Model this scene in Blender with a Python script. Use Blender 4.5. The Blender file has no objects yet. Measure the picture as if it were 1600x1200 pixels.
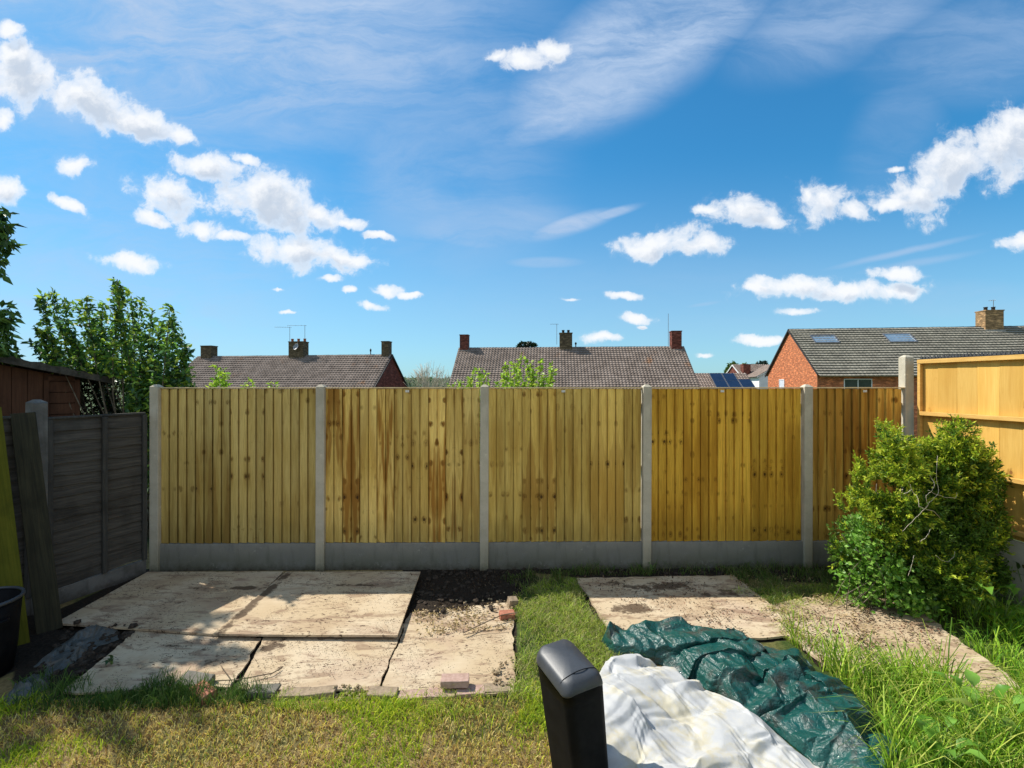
import bpy, bmesh, math, random
import numpy as np
from mathutils import Vector, Matrix
random.seed(7)
RNG = np.random.default_rng(11)
C = bpy.context.scene
COL = C.collection
R = math.radians

# ------------------------------------------------------------------ camera
F = 750.0            # focal length in photo pixels (photo 1600 x 1200)
EYE = 2.2
cam_d = bpy.data.cameras.new('camera')
cam = bpy.data.objects.new('camera', cam_d); COL.objects.link(cam)
cam.location = (0, 0, EYE); cam.rotation_euler = (R(90), 0, 0)
cam_d.sensor_width = 36; cam_d.lens = 36 * F / 1600
cam_d.clip_start = 0.05; cam_d.clip_end = 6000
C.camera = cam
C.render.resolution_x = 1024; C.render.resolution_y = 768

# ------------------------------------------------------------------ light
C.view_settings.view_transform = 'Standard'; C.view_settings.look = 'None'
C.view_settings.gamma = 1; C.view_settings.exposure = 0.33
SUN = Vector((-0.823, 0.375, 1.0)).normalized()       # towards the sun
SUN_EL = math.asin(SUN.z); SUN_AZ = math.atan2(SUN.x, SUN.y)
sd = bpy.data.lights.new('sun', 'SUN'); sd.energy = 5.0; sd.angle = R(0.5); sd.color = (1, .945, .85)
so = bpy.data.objects.new('sun', sd); COL.objects.link(so)
so.rotation_euler = SUN.to_track_quat('Z', 'Y').to_euler(); so.location = (-8, 6, 12)

def N(nt, typ, ins=None, **props):
    n = nt.nodes.new(typ)
    for k, v in props.items(): setattr(n, k, v)
    for k, v in (ins or {}).items():
        s = n.inputs[k]
        if isinstance(v, bpy.types.NodeSocket): nt.links.new(v, s)
        else:
            if hasattr(s.default_value, '__len__') and len(s.default_value) == 4 and hasattr(v, '__len__') and len(v) == 3: v = (*v, 1)
            s.default_value = v
    return n
def MA(nt, op, a, b=None, c=None, clamp=False):
    ins = {0: a}
    if b is not None: ins[1] = b
    if c is not None: ins[2] = c
    return N(nt, 'ShaderNodeMath', ins, operation=op, use_clamp=clamp).outputs[0]
def VM(nt, op, a, b=None):
    ins = {0: a}
    if b is not None: ins[1] = b
    return N(nt, 'ShaderNodeVectorMath', ins, operation=op).outputs[0]
def SS(nt, x, lo, hi, a=0.0, b=1.0):
    return N(nt, 'ShaderNodeMapRange', {0: x, 1: lo, 2: hi, 3: a, 4: b}, interpolation_type='SMOOTHSTEP').outputs[0]
def MIX(nt, f, a, b, blend='MIX'):
    n = nt.nodes.new('ShaderNodeMix'); n.data_type = 'RGBA'; n.blend_type = blend; n.clamp_factor = True
    for i, v in ((0, f), (6, a), (7, b)):
        if isinstance(v, bpy.types.NodeSocket): nt.links.new(v, n.inputs[i])
        else: n.inputs[i].default_value = v if i == 0 else ((*v, 1) if len(v) == 3 else v)
    return n.outputs[2]
def NOISE(nt, vec, scale, detail=4, rough=.55, dist=0.0):
    return N(nt, 'ShaderNodeTexNoise', {'Vector': vec, 'Scale': scale, 'Detail': detail, 'Roughness': rough, 'Distortion': dist}).outputs[0]

def build_world():
    w = bpy.data.worlds.new('World'); C.world = w; w.use_nodes = True
    nt = w.node_tree; nt.nodes.clear()
    tc = N(nt, 'ShaderNodeTexCoord')
    d = tc.outputs['Generated']
    sep = N(nt, 'ShaderNodeSeparateXYZ', {0: d})
    ay = MA(nt, 'MAXIMUM', MA(nt, 'ABSOLUTE', sep.outputs[1]), 0.04)
    u = MA(nt, 'DIVIDE', sep.outputs[0], ay); v = MA(nt, 'DIVIDE', sep.outputs[2], ay)
    p = N(nt, 'ShaderNodeCombineXYZ', {0: u, 1: v}).outputs[0]
    sky = N(nt, 'ShaderNodeTexSky', sky_type='NISHITA', sun_disc=False)
    sky.sun_elevation = SUN_EL; sky.sun_rotation = SUN_AZ
    sky.air_density = 1.0; sky.dust_density = 0.35; sky.ozone_density = 2.2; sky.altitude = 100
    hs = N(nt, 'ShaderNodeHueSaturation', {'Color': sky.outputs[0], 'Saturation': 1.14, 'Value': 0.94})
    skyc = MIX(nt, 1.0, hs.outputs[0], (0.40, 1.0, 1.12), 'MULTIPLY')
    # ---- cumulus (centre, radii in photo-pixel angles, roll in degrees)
    cl = [(40,118,95,42,-22),(130,155,85,38,-24),(215,190,75,26,-20),(285,208,38,15,-18),(20,95,50,30,-15),
          (325,255,62,26,-6),(270,302,72,34,-18),(385,245,24,9,-30),(425,318,88,46,-18),(495,330,50,22,-28),(318,358,45,18,-4),(362,368,30,9,-4),(235,338,30,12,-12),
          (480,392,98,30,-6),(545,405,50,14,-8),(548,346,26,9,-10),(590,368,26,6,-12),(112,258,30,17,-12),(110,322,40,10,-25),(8,298,32,24,-25),(208,407,60,15,-5),
          (12,48,28,12,0),(0,186,16,16,0),(436,446,14,4,0),(518,439,18,6,0),(450,485,18,4,0),(605,458,20,10,0),(580,480,26,7,-4),(640,465,18,5,0),(548,456,12,5,0),
          (1035,378,72,24,4),(1095,384,50,18,-2),(1010,388,45,17,0),(1160,336,62,26,-6),(1185,348,40,14,4),(1105,330,30,9,0),
          (1290,312,48,30,-18),(1335,330,40,15,-8),(1262,300,18,18,0),(1480,268,100,50,26),(1570,222,75,52,30),(1445,300,70,30,8),(1400,266,26,7,8),(1600,200,30,40,20),(1400,318,50,12,5),
          (1240,448,80,19,2),(1330,455,90,18,0),(1410,452,60,13,6),(1405,428,40,12,0),(1245,490,36,9,0),(1190,530,36,7,0),(1185,455,22,7,0),
          (992,497,32,9,0),(940,529,34,9,0),(972,462,32,7,0),(890,468,18,5,0),(1100,550,14,5,0),(1590,378,40,14,10),(560,600,10,5,0),
          (820,92,45,22,0),(780,90,26,12,8),(860,75,25,16,-20),(1000,510,10,4,0)]
    warp = N(nt, 'ShaderNodeTexNoise', {'Vector': p, 'Scale': 7.0, 'Detail': 5.0, 'Roughness': .6})
    pw = VM(nt, 'ADD', p, VM(nt, 'MULTIPLY', VM(nt, 'SUBTRACT', warp.outputs['Color'], (.5, .5, .5)), (.075, .06, 0)))
    def field(vec, rmin):
        acc = None
        for cx, cy, rx, ry, rot in cl:
            if rx < rmin: continue
            m = N(nt, 'ShaderNodeMapping', {0: vec, 1: ((cx-800)/F, (600-cy)/F, 0), 2: (0, 0, R(rot)), 3: (rx*1.06/F, ry*1.08/F, 1)}, vector_type='TEXTURE')
            l = N(nt, 'ShaderNodeVectorMath', {0: m.outputs[0]}, operation='LENGTH').outputs['Value']
            acc = l if acc is None else MA(nt, 'MINIMUM', acc, l)
        fb = NOISE(nt, vec, 19.0, 8, .64); fb3 = NOISE(nt, vec, 8.0, 3, .5)
        return MA(nt, 'ADD', MA(nt, 'SUBTRACT', 1.0, acc), MA(nt, 'ADD', MA(nt, 'MULTIPLY', MA(nt, 'SUBTRACT', fb, .5), 2.1), MA(nt, 'MULTIPLY', MA(nt, 'SUBTRACT', fb3, .5), 1.3)))
    dens = field(pw, 0); dens2 = field(VM(nt, 'ADD', pw, (-.014, .026, 0)), 24)
    cum = MA(nt, 'ADD', MA(nt, 'MULTIPLY', SS(nt, dens, -.18, .85), .62), MA(nt, 'MULTIPLY', SS(nt, dens, .0, .36), .38))
    # the side away from the sun, under thick cloud, is greyer
    shade = MA(nt, 'MULTIPLY', SS(nt, dens2, .10, .95), SS(nt, dens, .15, .7))
    cloudcol = MIX(nt, shade, (.78, .80, .83), (.48, .55, .65))
    # ---- cirrus veils: soft masks times streaky noise
    def soft(lst):
        a = None
        for cx, cy, rx, ry, rot, wgt in lst:
            m = N(nt, 'ShaderNodeMapping', {0: p, 1: ((cx-800)/F, (600-cy)/F, 0), 2: (0, 0, R(rot)), 3: (rx/F, ry/F, 1)}, vector_type='TEXTURE')
            l = N(nt, 'ShaderNodeVectorMath', {0: m.outputs[0]}, operation='LENGTH').outputs['Value']
            s = SS(nt, l, .35, 1.0, wgt, 0.0)
            a = s if a is None else MA(nt, 'MAXIMUM', a, s)
        return a
    veil = soft([(250,10,760,300,-4,.95),(985,75,310,120,33,1.0),(860,195,120,34,20,.85),(1080,30,200,90,30,.85),(1330,10,260,110,24,.55),(1560,70,280,110,8,.38),(1400,200,80,160,-30,.22),
                 (700,230,230,260,20,.42),(760,350,190,50,3,.5),(890,352,90,20,16,.9),(950,335,70,10,16,.8),(720,372,90,20,-10,.5),(850,410,80,12,0,.45),
                 (60,440,560,260,0,.42),(150,230,500,200,-10,.35),(1000,470,600,90,0,.12),(1500,470,200,40,0,.2)])
    rot = N(nt, 'ShaderNodeMapping', {0: pw, 2: (0, 0, R(-30)), 3: (2.2, 9.0, 1)}, vector_type='POINT')
    st = NOISE(nt, rot.outputs[0], 1.1, 10, .68, .9)
    st2 = NOISE(nt, VM(nt, 'MULTIPLY', p, (3, 6, 1)), 1.3, 6, .6, 1.0)
    cir = MA(nt, 'MULTIPLY', veil, MA(nt, 'ADD', SS(nt, st, .30, .70, .35, 1.05), MA(nt, 'MULTIPLY', MA(nt, 'SUBTRACT', st2, .5), .9)), clamp=True)
    # contrails
    def trail(x0, y0, x1, y1, wd, wgt):
        cx, cy = (x0+x1)/2, (y0+y1)/2; L = math.hypot(x1-x0, y1-y0)/2
        a = math.degrees(math.atan2(-(y1-y0), x1-x0))
        m = N(nt, 'ShaderNodeMapping', {0: VM(nt, 'ADD', p, VM(nt, 'MULTIPLY', VM(nt, 'SUBTRACT', warp.outputs['Color'], (.5,.5,.5)), (.01,.012,0))), 1: ((cx-800)/F, (600-cy)/F, 0), 2: (0, 0, R(a)), 3: (L/F, wd/F, 1)}, vector_type='TEXTURE')
        l = N(nt, 'ShaderNodeVectorMath', {0: m.outputs[0]}, operation='LENGTH').outputs['Value']
        return SS(nt, l, .1, 1.0, wgt, 0.0)
    for t in ((1255,428,1560,360,8,.55),(1310,432,1560,388,9,.38),(1060,482,1140,470,5,.3),(60,300,130,335,4,.2)):
        cir = MA(nt, 'MAXIMUM', cir, trail(*t))
    # veil thickens towards the horizon; added white fill behind camera brightens the fence
    hz_fill = MA(nt, 'MAXIMUM', SS(nt, v, .50, -.02, 0.0, .36), SS(nt, sep.outputs[1], .15, -.45, 0.0, .80))
    skyc = VM(nt, 'MULTIPLY', VM(nt, 'DIVIDE', skyc, VM(nt, 'ADD', VM(nt, 'MULTIPLY', skyc, (.085,.085,.055)), (1,1,1))), (1.0,1.22,1.30))
    bg1 = N(nt, 'ShaderNodeBackground', {0: skyc, 1: 0.115})
    bg2 = N(nt, 'ShaderNodeBackground', {0: (.48, .62, .84), 1: .80})
    bg3 = N(nt, 'ShaderNodeBackground', {0: cloudcol, 1: .98})
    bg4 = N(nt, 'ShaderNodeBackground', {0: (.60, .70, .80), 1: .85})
    m0 = N(nt, 'ShaderNodeMixShader', {0: hz_fill, 1: bg1.outputs[0], 2: bg4.outputs[0]})
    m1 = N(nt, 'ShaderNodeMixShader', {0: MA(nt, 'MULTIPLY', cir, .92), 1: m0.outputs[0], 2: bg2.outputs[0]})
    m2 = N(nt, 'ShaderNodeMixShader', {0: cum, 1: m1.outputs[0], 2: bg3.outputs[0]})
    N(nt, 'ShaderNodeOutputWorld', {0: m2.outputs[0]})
    w.cycles.sampling_method = 'MANUAL'; w.cycles.sample_map_resolution = 512
build_world()

# ------------------------------------------------------------------ helpers
def gp(px, py, z=0.0):
    """ground point for a photo pixel"""
    Y = F * (EYE - z) / (py - 600); return ((px - 800) / F * Y, Y)
def at(px, py, Y):
    return Vector(((px-800)/F*Y, Y, EYE + (600-py)/F*Y))
def inside(poly, X, Y):
    X = np.asarray(X); Y = np.asarray(Y); r = np.zeros(X.shape, bool); n = len(poly)
    for i in range(n):
        x0, y0 = poly[i]; x1, y1 = poly[(i+1) % n]
        c = ((y0 > Y) != (y1 > Y)) & (X < (x1-x0) * (Y-y0) / ((y1-y0) + 1e-12) + x0)
        r ^= c
    return r
def dist_poly(poly, X, Y):
    """distance to the outline"""
    d = np.full(np.shape(X), 1e9)
    for i in range(len(poly)):
        a = np.array(poly[i]); b = np.array(poly[(i+1) % len(poly)]); ab = b-a
        t = np.clip(((X-a[0])*ab[0] + (Y-a[1])*ab[1]) / (ab@ab + 1e-12), 0, 1)
        d = np.minimum(d, np.hypot(X-a[0]-t*ab[0], Y-a[1]-t*ab[1]))
    return d
def vnoise(X, Y, s, seed=0):
    """smooth value noise 0..1"""
    X = np.asarray(X, float)*s + seed*17.3; Y = np.asarray(Y, float)*s + seed*9.1
    xi = np.floor(X).astype(int); yi = np.floor(Y).astype(int); fx = X-xi; fy = Y-yi
    fx = fx*fx*(3-2*fx); fy = fy*fy*(3-2*fy)
    def h(a, b):
        n = (a*374761393 + b*668265263 + seed*1442695) & 0x7fffffff
        n = ((n ^ (n >> 13)) * 1274126177) & 0x7fffffff
        return ((n ^ (n >> 16)) & 0xffff) / 65535.0
    return (h(xi,yi)*(1-fx)+h(xi+1,yi)*fx)*(1-fy) + (h(xi,yi+1)*(1-fx)+h(xi+1,yi+1)*fx)*fy
def fbm(X, Y, s, seed=0, o=4):
    r = 0; a = .5; t = 0
    for i in range(o): r = r + a*vnoise(X, Y, s*2**i, seed+i); t += a; a *= .5
    return r/t
def tag(o, label=None, cat=None, group=None, kind=None):
    if label: o['label'] = label
    if cat: o['category'] = cat
    if group: o['group'] = group
    if kind: o['kind'] = kind
    return o
def empty(name, loc, rz=0.0, label=None, cat=None, group=None):
    o = bpy.data.objects.new(name, None); COL.objects.link(o); o.empty_display_size = .1
    o.location = loc; o.rotation_euler = (0, 0, rz); return tag(o, label, cat, group)
def link(name, me, mat, parent=None):
    o = bpy.data.objects.new(name, me); COL.objects.link(o)
    if mat: me.materials.append(mat)
    if parent: o.parent = parent
    return o
def mesh(name, V, Fc, mat, parent=None, cols=None, smooth=False, loc=None, extra=None, uv=None):
    me = bpy.data.meshes.new(name)
    V = V.tolist() if isinstance(V, np.ndarray) else V
    Fc = Fc.tolist() if isinstance(Fc, np.ndarray) else Fc
    me.from_pydata(V, [], Fc)
    if smooth: me.shade_smooth()
    for nm, arr in [('col', cols)] + list((extra or {}).items()):
        if arr is not None:
            a = me.color_attributes.new(nm, 'FLOAT_COLOR', 'POINT')
            arr = np.asarray(arr, float)
            if arr.shape[1] == 3: arr = np.hstack([arr, np.ones((len(arr), 1))])
            a.data.foreach_set('color', arr.ravel())
    if uv is not None:
        l = me.uv_layers.new(name='UVMap')
        vi = np.zeros(len(me.loops), int); me.loops.foreach_get('vertex_index', vi)
        l.data.foreach_set('uv', np.asarray(uv, float)[vi].ravel())
    o = link(name, me, mat, parent)
    if loc is not None: o.location = loc
    return o
class BM:
    def __init__(s): s.bm = bmesh.new()
    def box(s, x0, x1, y0, y1, z0, z1, bev=0.0, M=None, taper=None):
        vs = [s.bm.verts.new(((x0,x1)[i&1], (y0,y1)[i>>1&1], (z0,z1)[i>>2&1])) for i in range(8)]
        fs = [s.bm.faces.new([vs[i] for i in q]) for q in ((0,2,3,1),(4,5,7,6),(0,1,5,4),(2,6,7,3),(0,4,6,2),(1,3,7,5))]
        if bev > 0:
            es = list({e for f in fs for e in f.edges})
            r = bmesh.ops.bevel(s.bm, geom=es, offset=bev, segments=2, profile=.5, affect='EDGES')
            vs = list({v for f in r['faces'] for v in f.verts} | {v for v in vs if v.is_valid})
        if M is not None:
            for v in vs:
                if v.is_valid: v.co = M @ v.co
        return vs
    def tube(s, pts, rad, seg=6, cap=True):
        pts = [Vector(p) for p in pts]; rings = []
        for i, p in enumerate(pts):
            t = (pts[min(i+1, len(pts)-1)] - pts[max(i-1, 0)]).normalized()
            a = t.orthogonal().normalized() if i == 0 else (a - t*a.dot(t)).normalized()
            b = t.cross(a); r = rad[i] if hasattr(rad, '__len__') else rad
            rings.append([s.bm.verts.new(p + (a*math.cos(k*2*math.pi/seg) + b*math.sin(k*2*math.pi/seg))*r) for k in range(seg)])
        for i in range(len(rings)-1):
            for k in range(seg):
                s.bm.faces.new((rings[i][k], rings[i][(k+1)%seg], rings[i+1][(k+1)%seg], rings[i+1][k]))
        if cap:
            s.bm.faces.new(rings[0][::-1]); s.bm.faces.new(rings[-1])
        return rings
    def lathe(s, prof, c=(0,0,0), seg=24, closed=False):
        rings = [[s.bm.verts.new((c[0]+r*math.cos(k*2*math.pi/seg), c[1]+r*math.sin(k*2*math.pi/seg), c[2]+z)) for k in range(seg)] for r, z in prof]
        for i in range(len(rings)-1):
            for k in range(seg): s.bm.faces.new((rings[i][k], rings[i][(k+1)%seg], rings[i+1][(k+1)%seg], rings[i+1][k]))
        s.bm.faces.new(rings[0][::-1])
        if closed: s.bm.faces.new(rings[-1])
    def poly(s, pts): return s.bm.faces.new([s.bm.verts.new(p) for p in pts])
    def done(s, name, mat, parent=None, smooth=False):
        me = bpy.data.meshes.new(name)
        bmesh.ops.recalc_face_normals(s.bm, faces=s.bm.faces)
        s.bm.to_mesh(me); s.bm.free()
        if smooth: me.shade_smooth()
        return link(name, me, mat, parent)

# ------------------------------------------------------------------ materials
def new_mat(name):
    m = bpy.data.materials.new(name); m.use_nodes = True; nt = m.node_tree; nt.nodes.clear(); return m, nt
def finish(nt, col, rough=.8, bump=None, bstr=.3, bdist=.01, spec=.3, trans=0.0, metal=0.0, coat=0.0):
    ins = {'Base Color': col, 'Roughness': rough, 'Specular IOR Level': spec, 'Metallic': metal, 'Coat Weight': coat}
    if bump is not None:
        ins['Normal'] = N(nt, 'ShaderNodeBump', {'Height': bump, 'Strength': bstr, 'Distance': bdist}).outputs[0]
    p = N(nt, 'ShaderNodeBsdfPrincipled', ins); out = p.outputs[0]
    if trans > 0:
        t = N(nt, 'ShaderNodeBsdfTranslucent', {'Color': col})
        out = N(nt, 'ShaderNodeMixShader', {0: trans, 1: out, 2: t.outputs[0]}).outputs[0]
    N(nt, 'ShaderNodeOutputMaterial', {0: out})
def obj_vec(nt): return N(nt, 'ShaderNodeTexCoord').outputs['Object']
def attr(nt, nm): return N(nt, 'ShaderNodeAttribute', attribute_name=nm).outputs['Color']
def mottled(name, c1, c2, scale=6, rough=.8, bs=.3, bd=.01, spec=.3, stretch=(1,1,1), metal=0.0, fine=40, lo=.35, hi=.65):
    m, nt = new_mat(name); v = VM(nt, 'MULTIPLY', obj_vec(nt), stretch)
    n = NOISE(nt, v, scale, 6, .6); n2 = NOISE(nt, v, fine, 5, .6)
    c = MIX(nt, SS(nt, MA(nt, 'ADD', MA(nt, 'MULTIPLY', n, .7), MA(nt, 'MULTIPLY', n2, .3)), lo, hi), c1, c2)
    finish(nt, c, rough, n2, bs, bd, spec, metal=metal); return m
def leaf_mat(name, rough=.5, trans=.35, spec=.4, mul=(1,1,1)):
    m, nt = new_mat(name); c = MIX(nt, 1.0, attr(nt, 'col'), mul, 'MULTIPLY')
    finish(nt, c, rough, spec=spec, trans=trans); return m
M = {}
M['leaf'] = leaf_mat('leaf', trans=.45); M['leaf_gloss'] = leaf_mat('leaf_glossy', .38, .4, .5)
M['grass'] = leaf_mat('grass_blade', .55, .4, .3)
M['straw'] = leaf_mat('dry_blade', .8, .3, .1)
M['bark'] = mottled('bark', (.10,.075,.05), (.22,.18,.13), 14, .9, .6, .01)
M['pale_twig'] = mottled('pale_twig', (.46,.40,.30), (.62,.55,.44), 14, .8, .3, .003)
M['dark_plastic'] = mottled('dark_plastic', (.040,.043,.048), (.062,.066,.072), 7, .45, .2, .002, .5, fine=120)
M['black_plastic'] = mottled('black_plastic', (.004,.004,.005), (.009,.009,.010), 9, .6, .15, .002, .12)
M['grey_metal'] = mottled('grey_metal', (.16,.16,.17), (.3,.3,.3), 8, .45, .1, .002, .5, metal=.6)
M['white_frame'] = mottled('white_upvc', (.74,.74,.72), (.82,.82,.8), 3, .4, .05, .002)
M['black_spikes'] = mottled('spike_plastic', (.02,.02,.022), (.05,.05,.05), 9, .5, .1, .002)
M['tag_white'] = mottled('white_tag', (.6,.58,.5), (.75,.72,.65), 60, .6, .1, .001)
M['sawn_edge'] = mottled('sawn_capping', (.50,.36,.17), (.64,.49,.27), 8, .8, .3, .003, stretch=(1,6,6))

def concrete(name, c1, c2, green=None):
    m, nt = new_mat(name); v = obj_vec(nt)
    n = NOISE(nt, v, 3.2, 6, .65); f = NOISE(nt, v, 70, 4, .6); st = NOISE(nt, VM(nt, 'MULTIPLY', v, (9,9,1.2)), 1.6, 5, .6)
    c = MIX(nt, SS(nt, n, .32, .68), c1, c2)
    c = MIX(nt, SS(nt, st, .52, .72, 0, .45), c, tuple(x*.55 for x in c1))
    if green:
        z = N(nt, 'ShaderNodeSeparateXYZ', {0: v}).outputs[2]
        c = MIX(nt, MA(nt, 'MULTIPLY', SS(nt, z, .45, .0), SS(nt, n, .3, .6, .25, .9)), c, green)
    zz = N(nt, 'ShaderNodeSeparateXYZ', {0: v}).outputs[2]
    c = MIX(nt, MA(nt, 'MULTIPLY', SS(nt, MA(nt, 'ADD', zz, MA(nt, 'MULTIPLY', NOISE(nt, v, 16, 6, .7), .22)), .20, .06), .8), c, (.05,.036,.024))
    c = MIX(nt, SS(nt, NOISE(nt, VM(nt, 'ADD', v, (3,8,1)), 7, 7, .75), .60, .72, 0, .5), c, tuple(min(1, x*1.5) for x in c2))
    vo = N(nt, 'ShaderNodeTexVoronoi', {'Vector': v, 'Scale': 55}).outputs[0]
    c = MIX(nt, SS(nt, vo, .16, .05, 0, .5), c, tuple(x*.35 for x in c1))
    finish(nt, c, .92, f, .55, .006, .2); return m
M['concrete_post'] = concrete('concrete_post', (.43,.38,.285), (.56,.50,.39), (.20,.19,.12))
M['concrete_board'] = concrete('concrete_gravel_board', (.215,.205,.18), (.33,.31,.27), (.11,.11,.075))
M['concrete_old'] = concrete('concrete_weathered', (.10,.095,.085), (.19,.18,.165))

def fence_wood(name, sap, mid, heart, knot, rough=.82, grime=.3, strong=1.0):
    """UV = metres across / up the board; 'par' = contrast, seed, knots; 'col' = tint"""
    m, nt = new_mat(name)
    uv = N(nt, 'ShaderNodeUVMap', uv_map='UVMap').outputs[0]
    par = N(nt, 'ShaderNodeSeparateXYZ', {0: attr(nt, 'par')})
    con, seed, kn = par.outputs[0], par.outputs[1], par.outputs[2]
    s = N(nt, 'ShaderNodeSeparateXYZ', {0: uv}); u, v = s.outputs[0], s.outputs[1]
    P = N(nt, 'ShaderNodeCombineXYZ', {0: u, 1: v, 2: MA(nt, 'MULTIPLY', seed, 71.0)}).outputs[0]
    vo = N(nt, 'ShaderNodeTexVoronoi', {'Vector': VM(nt, 'MULTIPLY', P, (10.5, 7.5, 1)), 'Scale': 1.0, 'Randomness': 1.0})
    vs = N(nt, 'ShaderNodeSeparateXYZ', {0: vo.outputs['Color']})
    on = MA(nt, 'LESS_THAN', vs.outputs[0], kn)
    size = MA(nt, 'ADD', .035, MA(nt, 'MULTIPLY', MA(nt, 'POWER', vs.outputs[1], 2.0), .12))
    dk = vo.outputs['Distance']
    wob = MA(nt, 'MULTIPLY', MA(nt, 'SUBTRACT', NOISE(nt, VM(nt, 'MULTIPLY', P, (90, 60, 1)), 1.0, 3), .5), .05)
    dk = MA(nt, 'ADD', dk, wob)
    kin = MA(nt, 'MULTIPLY', SS(nt, MA(nt, 'SUBTRACT', dk, size), .03, -.02), on)
    halo = MA(nt, 'MULTIPLY', SS(nt, MA(nt, 'SUBTRACT', dk, size), .34, 0.0), on)
    # cathedral figure bends round the knots
    big = NOISE(nt, VM(nt, 'MULTIPLY', P, (10, .7, 1)), 1.0, 4, .55, .2)
    fig = MA(nt, 'ADD', big, MA(nt, 'MULTIPLY', halo, .16))
    rings = MA(nt, 'SINE', MA(nt, 'MULTIPLY', MA(nt, 'ADD', fig, MA(nt, 'MULTIPLY', u, 1.2)), 62.0))
    fine = NOISE(nt, VM(nt, 'MULTIPLY', P, (260, 5, 1)), 1.0, 4, .6)
    h = SS(nt, fig, .47, .60)
    c = MIX(nt, MA(nt, 'MULTIPLY', h, con), MIX(nt, SS(nt, NOISE(nt, VM(nt, 'MULTIPLY', P, (5, .8, 1)), 1.0, 3), .3, .7), sap, mid), heart)
    c = MIX(nt, MA(nt, 'MULTIPLY', MA(nt, 'ADD', .5, MA(nt, 'MULTIPLY', rings, .5)), MA(nt, 'ADD', .08, MA(nt, 'MULTIPLY', con, .22))), c, heart)
    c = MIX(nt, SS(nt, fine, .35, .7, 0, .40), c, heart)
    dust = NOISE(nt, VM(nt, 'MULTIPLY', P, (34, 13, 1)), 1.0, 5, .65, .8)
    c = MIX(nt, MA(nt, 'MULTIPLY', MA(nt, 'MULTIPLY', SS(nt, halo, .0, .8), SS(nt, dust, .38, .58)), MA(nt, 'ADD', .45, MA(nt, 'MULTIPLY', con, .5))), c, tuple(x*.55 for x in heart))
    c = MIX(nt, MA(nt, 'MULTIPLY', SS(nt, dust, .60, .72), .35), c, heart)
    c = MIX(nt, MA(nt, 'MULTIPLY', kin, .88), c, knot)
    # damp greenish stain low on the boards
    gn = NOISE(nt, VM(nt, 'MULTIPLY', P, (9, 3, 1)), 1.0, 4)
    c = MIX(nt, MA(nt, 'MULTIPLY', SS(nt, MA(nt, 'ADD', v, MA(nt, 'MULTIPLY', gn, .5)), .75, .25), grime), c, (.10, .085, .03))
    c = MIX(nt, 1.0, c, attr(nt, 'col'), 'MULTIPLY')
    hgt = MA(nt, 'ADD', MA(nt, 'MULTIPLY', fine, .6), MA(nt, 'MULTIPLY', kin, -.6))
    finish(nt, c, rough, hgt, .35, .002, .25); return m
M['fence_wood'] = fence_wood('treated_featheredge', (.86,.68,.28), (.64,.46,.14), (.29,.145,.03), (.045,.020,.008))
M['fence_back'] = fence_wood('golden_boards', (.74,.46,.12), (.66,.38,.08), (.54,.28,.05), (.25,.11,.03), grime=.15)
M['golden_rail'] = mottled('golden_rail', (.60,.34,.085), (.72,.44,.13), 5, .8, .3, .003, stretch=(1,1,8))

def grey_wood(name, c1, c2, axis=0):
    m, nt = new_mat(name); st = (2,2,45) if axis == 0 else (45,45,2)
    v = VM(nt, 'MULTIPLY', obj_vec(nt), st); n = NOISE(nt, v, 1.0, 6, .65, .4); b = NOISE(nt, obj_vec(nt), 3, 4)
    c = MIX(nt, SS(nt, n, .3, .7), c1, c2); c = MIX(nt, SS(nt, b, .45, .7, 0, .6), c, tuple(x*.6 for x in c1))
    finish(nt, c, .9, n, .5, .004, .2); return m
M['lap_wood'] = grey_wood('grey_lap_boards', (.056,.049,.041), (.108,.096,.080))
M['lap_frame'] = grey_wood('grey_batten', (.05,.047,.042), (.085,.08,.07), 1)
M['shed_wood'] = grey_wood('shed_cladding', (.072,.032,.018), (.11,.050,.027), 1)
M['felt'] = mottled('roofing_felt', (.045,.04,.033), (.10,.09,.075), 12, .95, .6, .006)
M['green_plank'] = grey_wood('green_plank', (.075,.078,.006), (.12,.115,.010), 1)
M['dark_plank'] = grey_wood('dark_plank', (.024,.022,.014), (.05,.045,.025), 1)

def tile_mat(name, c1, c2, orange=0.0):
    m, nt = new_mat(name); v = obj_vec(nt); n = NOISE(nt, v, 1.3, 5, .6); f = NOISE(nt, v, 14, 4, .6)
    c = MIX(nt, SS(nt, n, .35, .65), c1, c2)
    c = MIX(nt, SS(nt, f, .55, .75, 0, .12), c, tuple(x*.5 for x in c1))
    li = NOISE(nt, VM(nt, 'ADD', v, (31, 7, 3)), .55, 4, .6)
    if orange: c = MIX(nt, SS(nt, li, .64, .76, 0, orange), c, (.30, .13, .045))
    c = MIX(nt, 1.0, c, attr(nt, 'col'), 'MULTIPLY')
    finish(nt, c, .9, f, .4, .01, .15); return m
M['tile_brown'] = tile_mat('brown_roof_tiles', (.185,.145,.12), (.27,.215,.18), .6)
M['tile_grey'] = tile_mat('grey_roof_tiles', (.225,.205,.165), (.30,.275,.22), 0.0)
M['tile_tan'] = tile_mat('tan_roof_tiles', (.24,.18,.145), (.31,.245,.205), 0)

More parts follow.
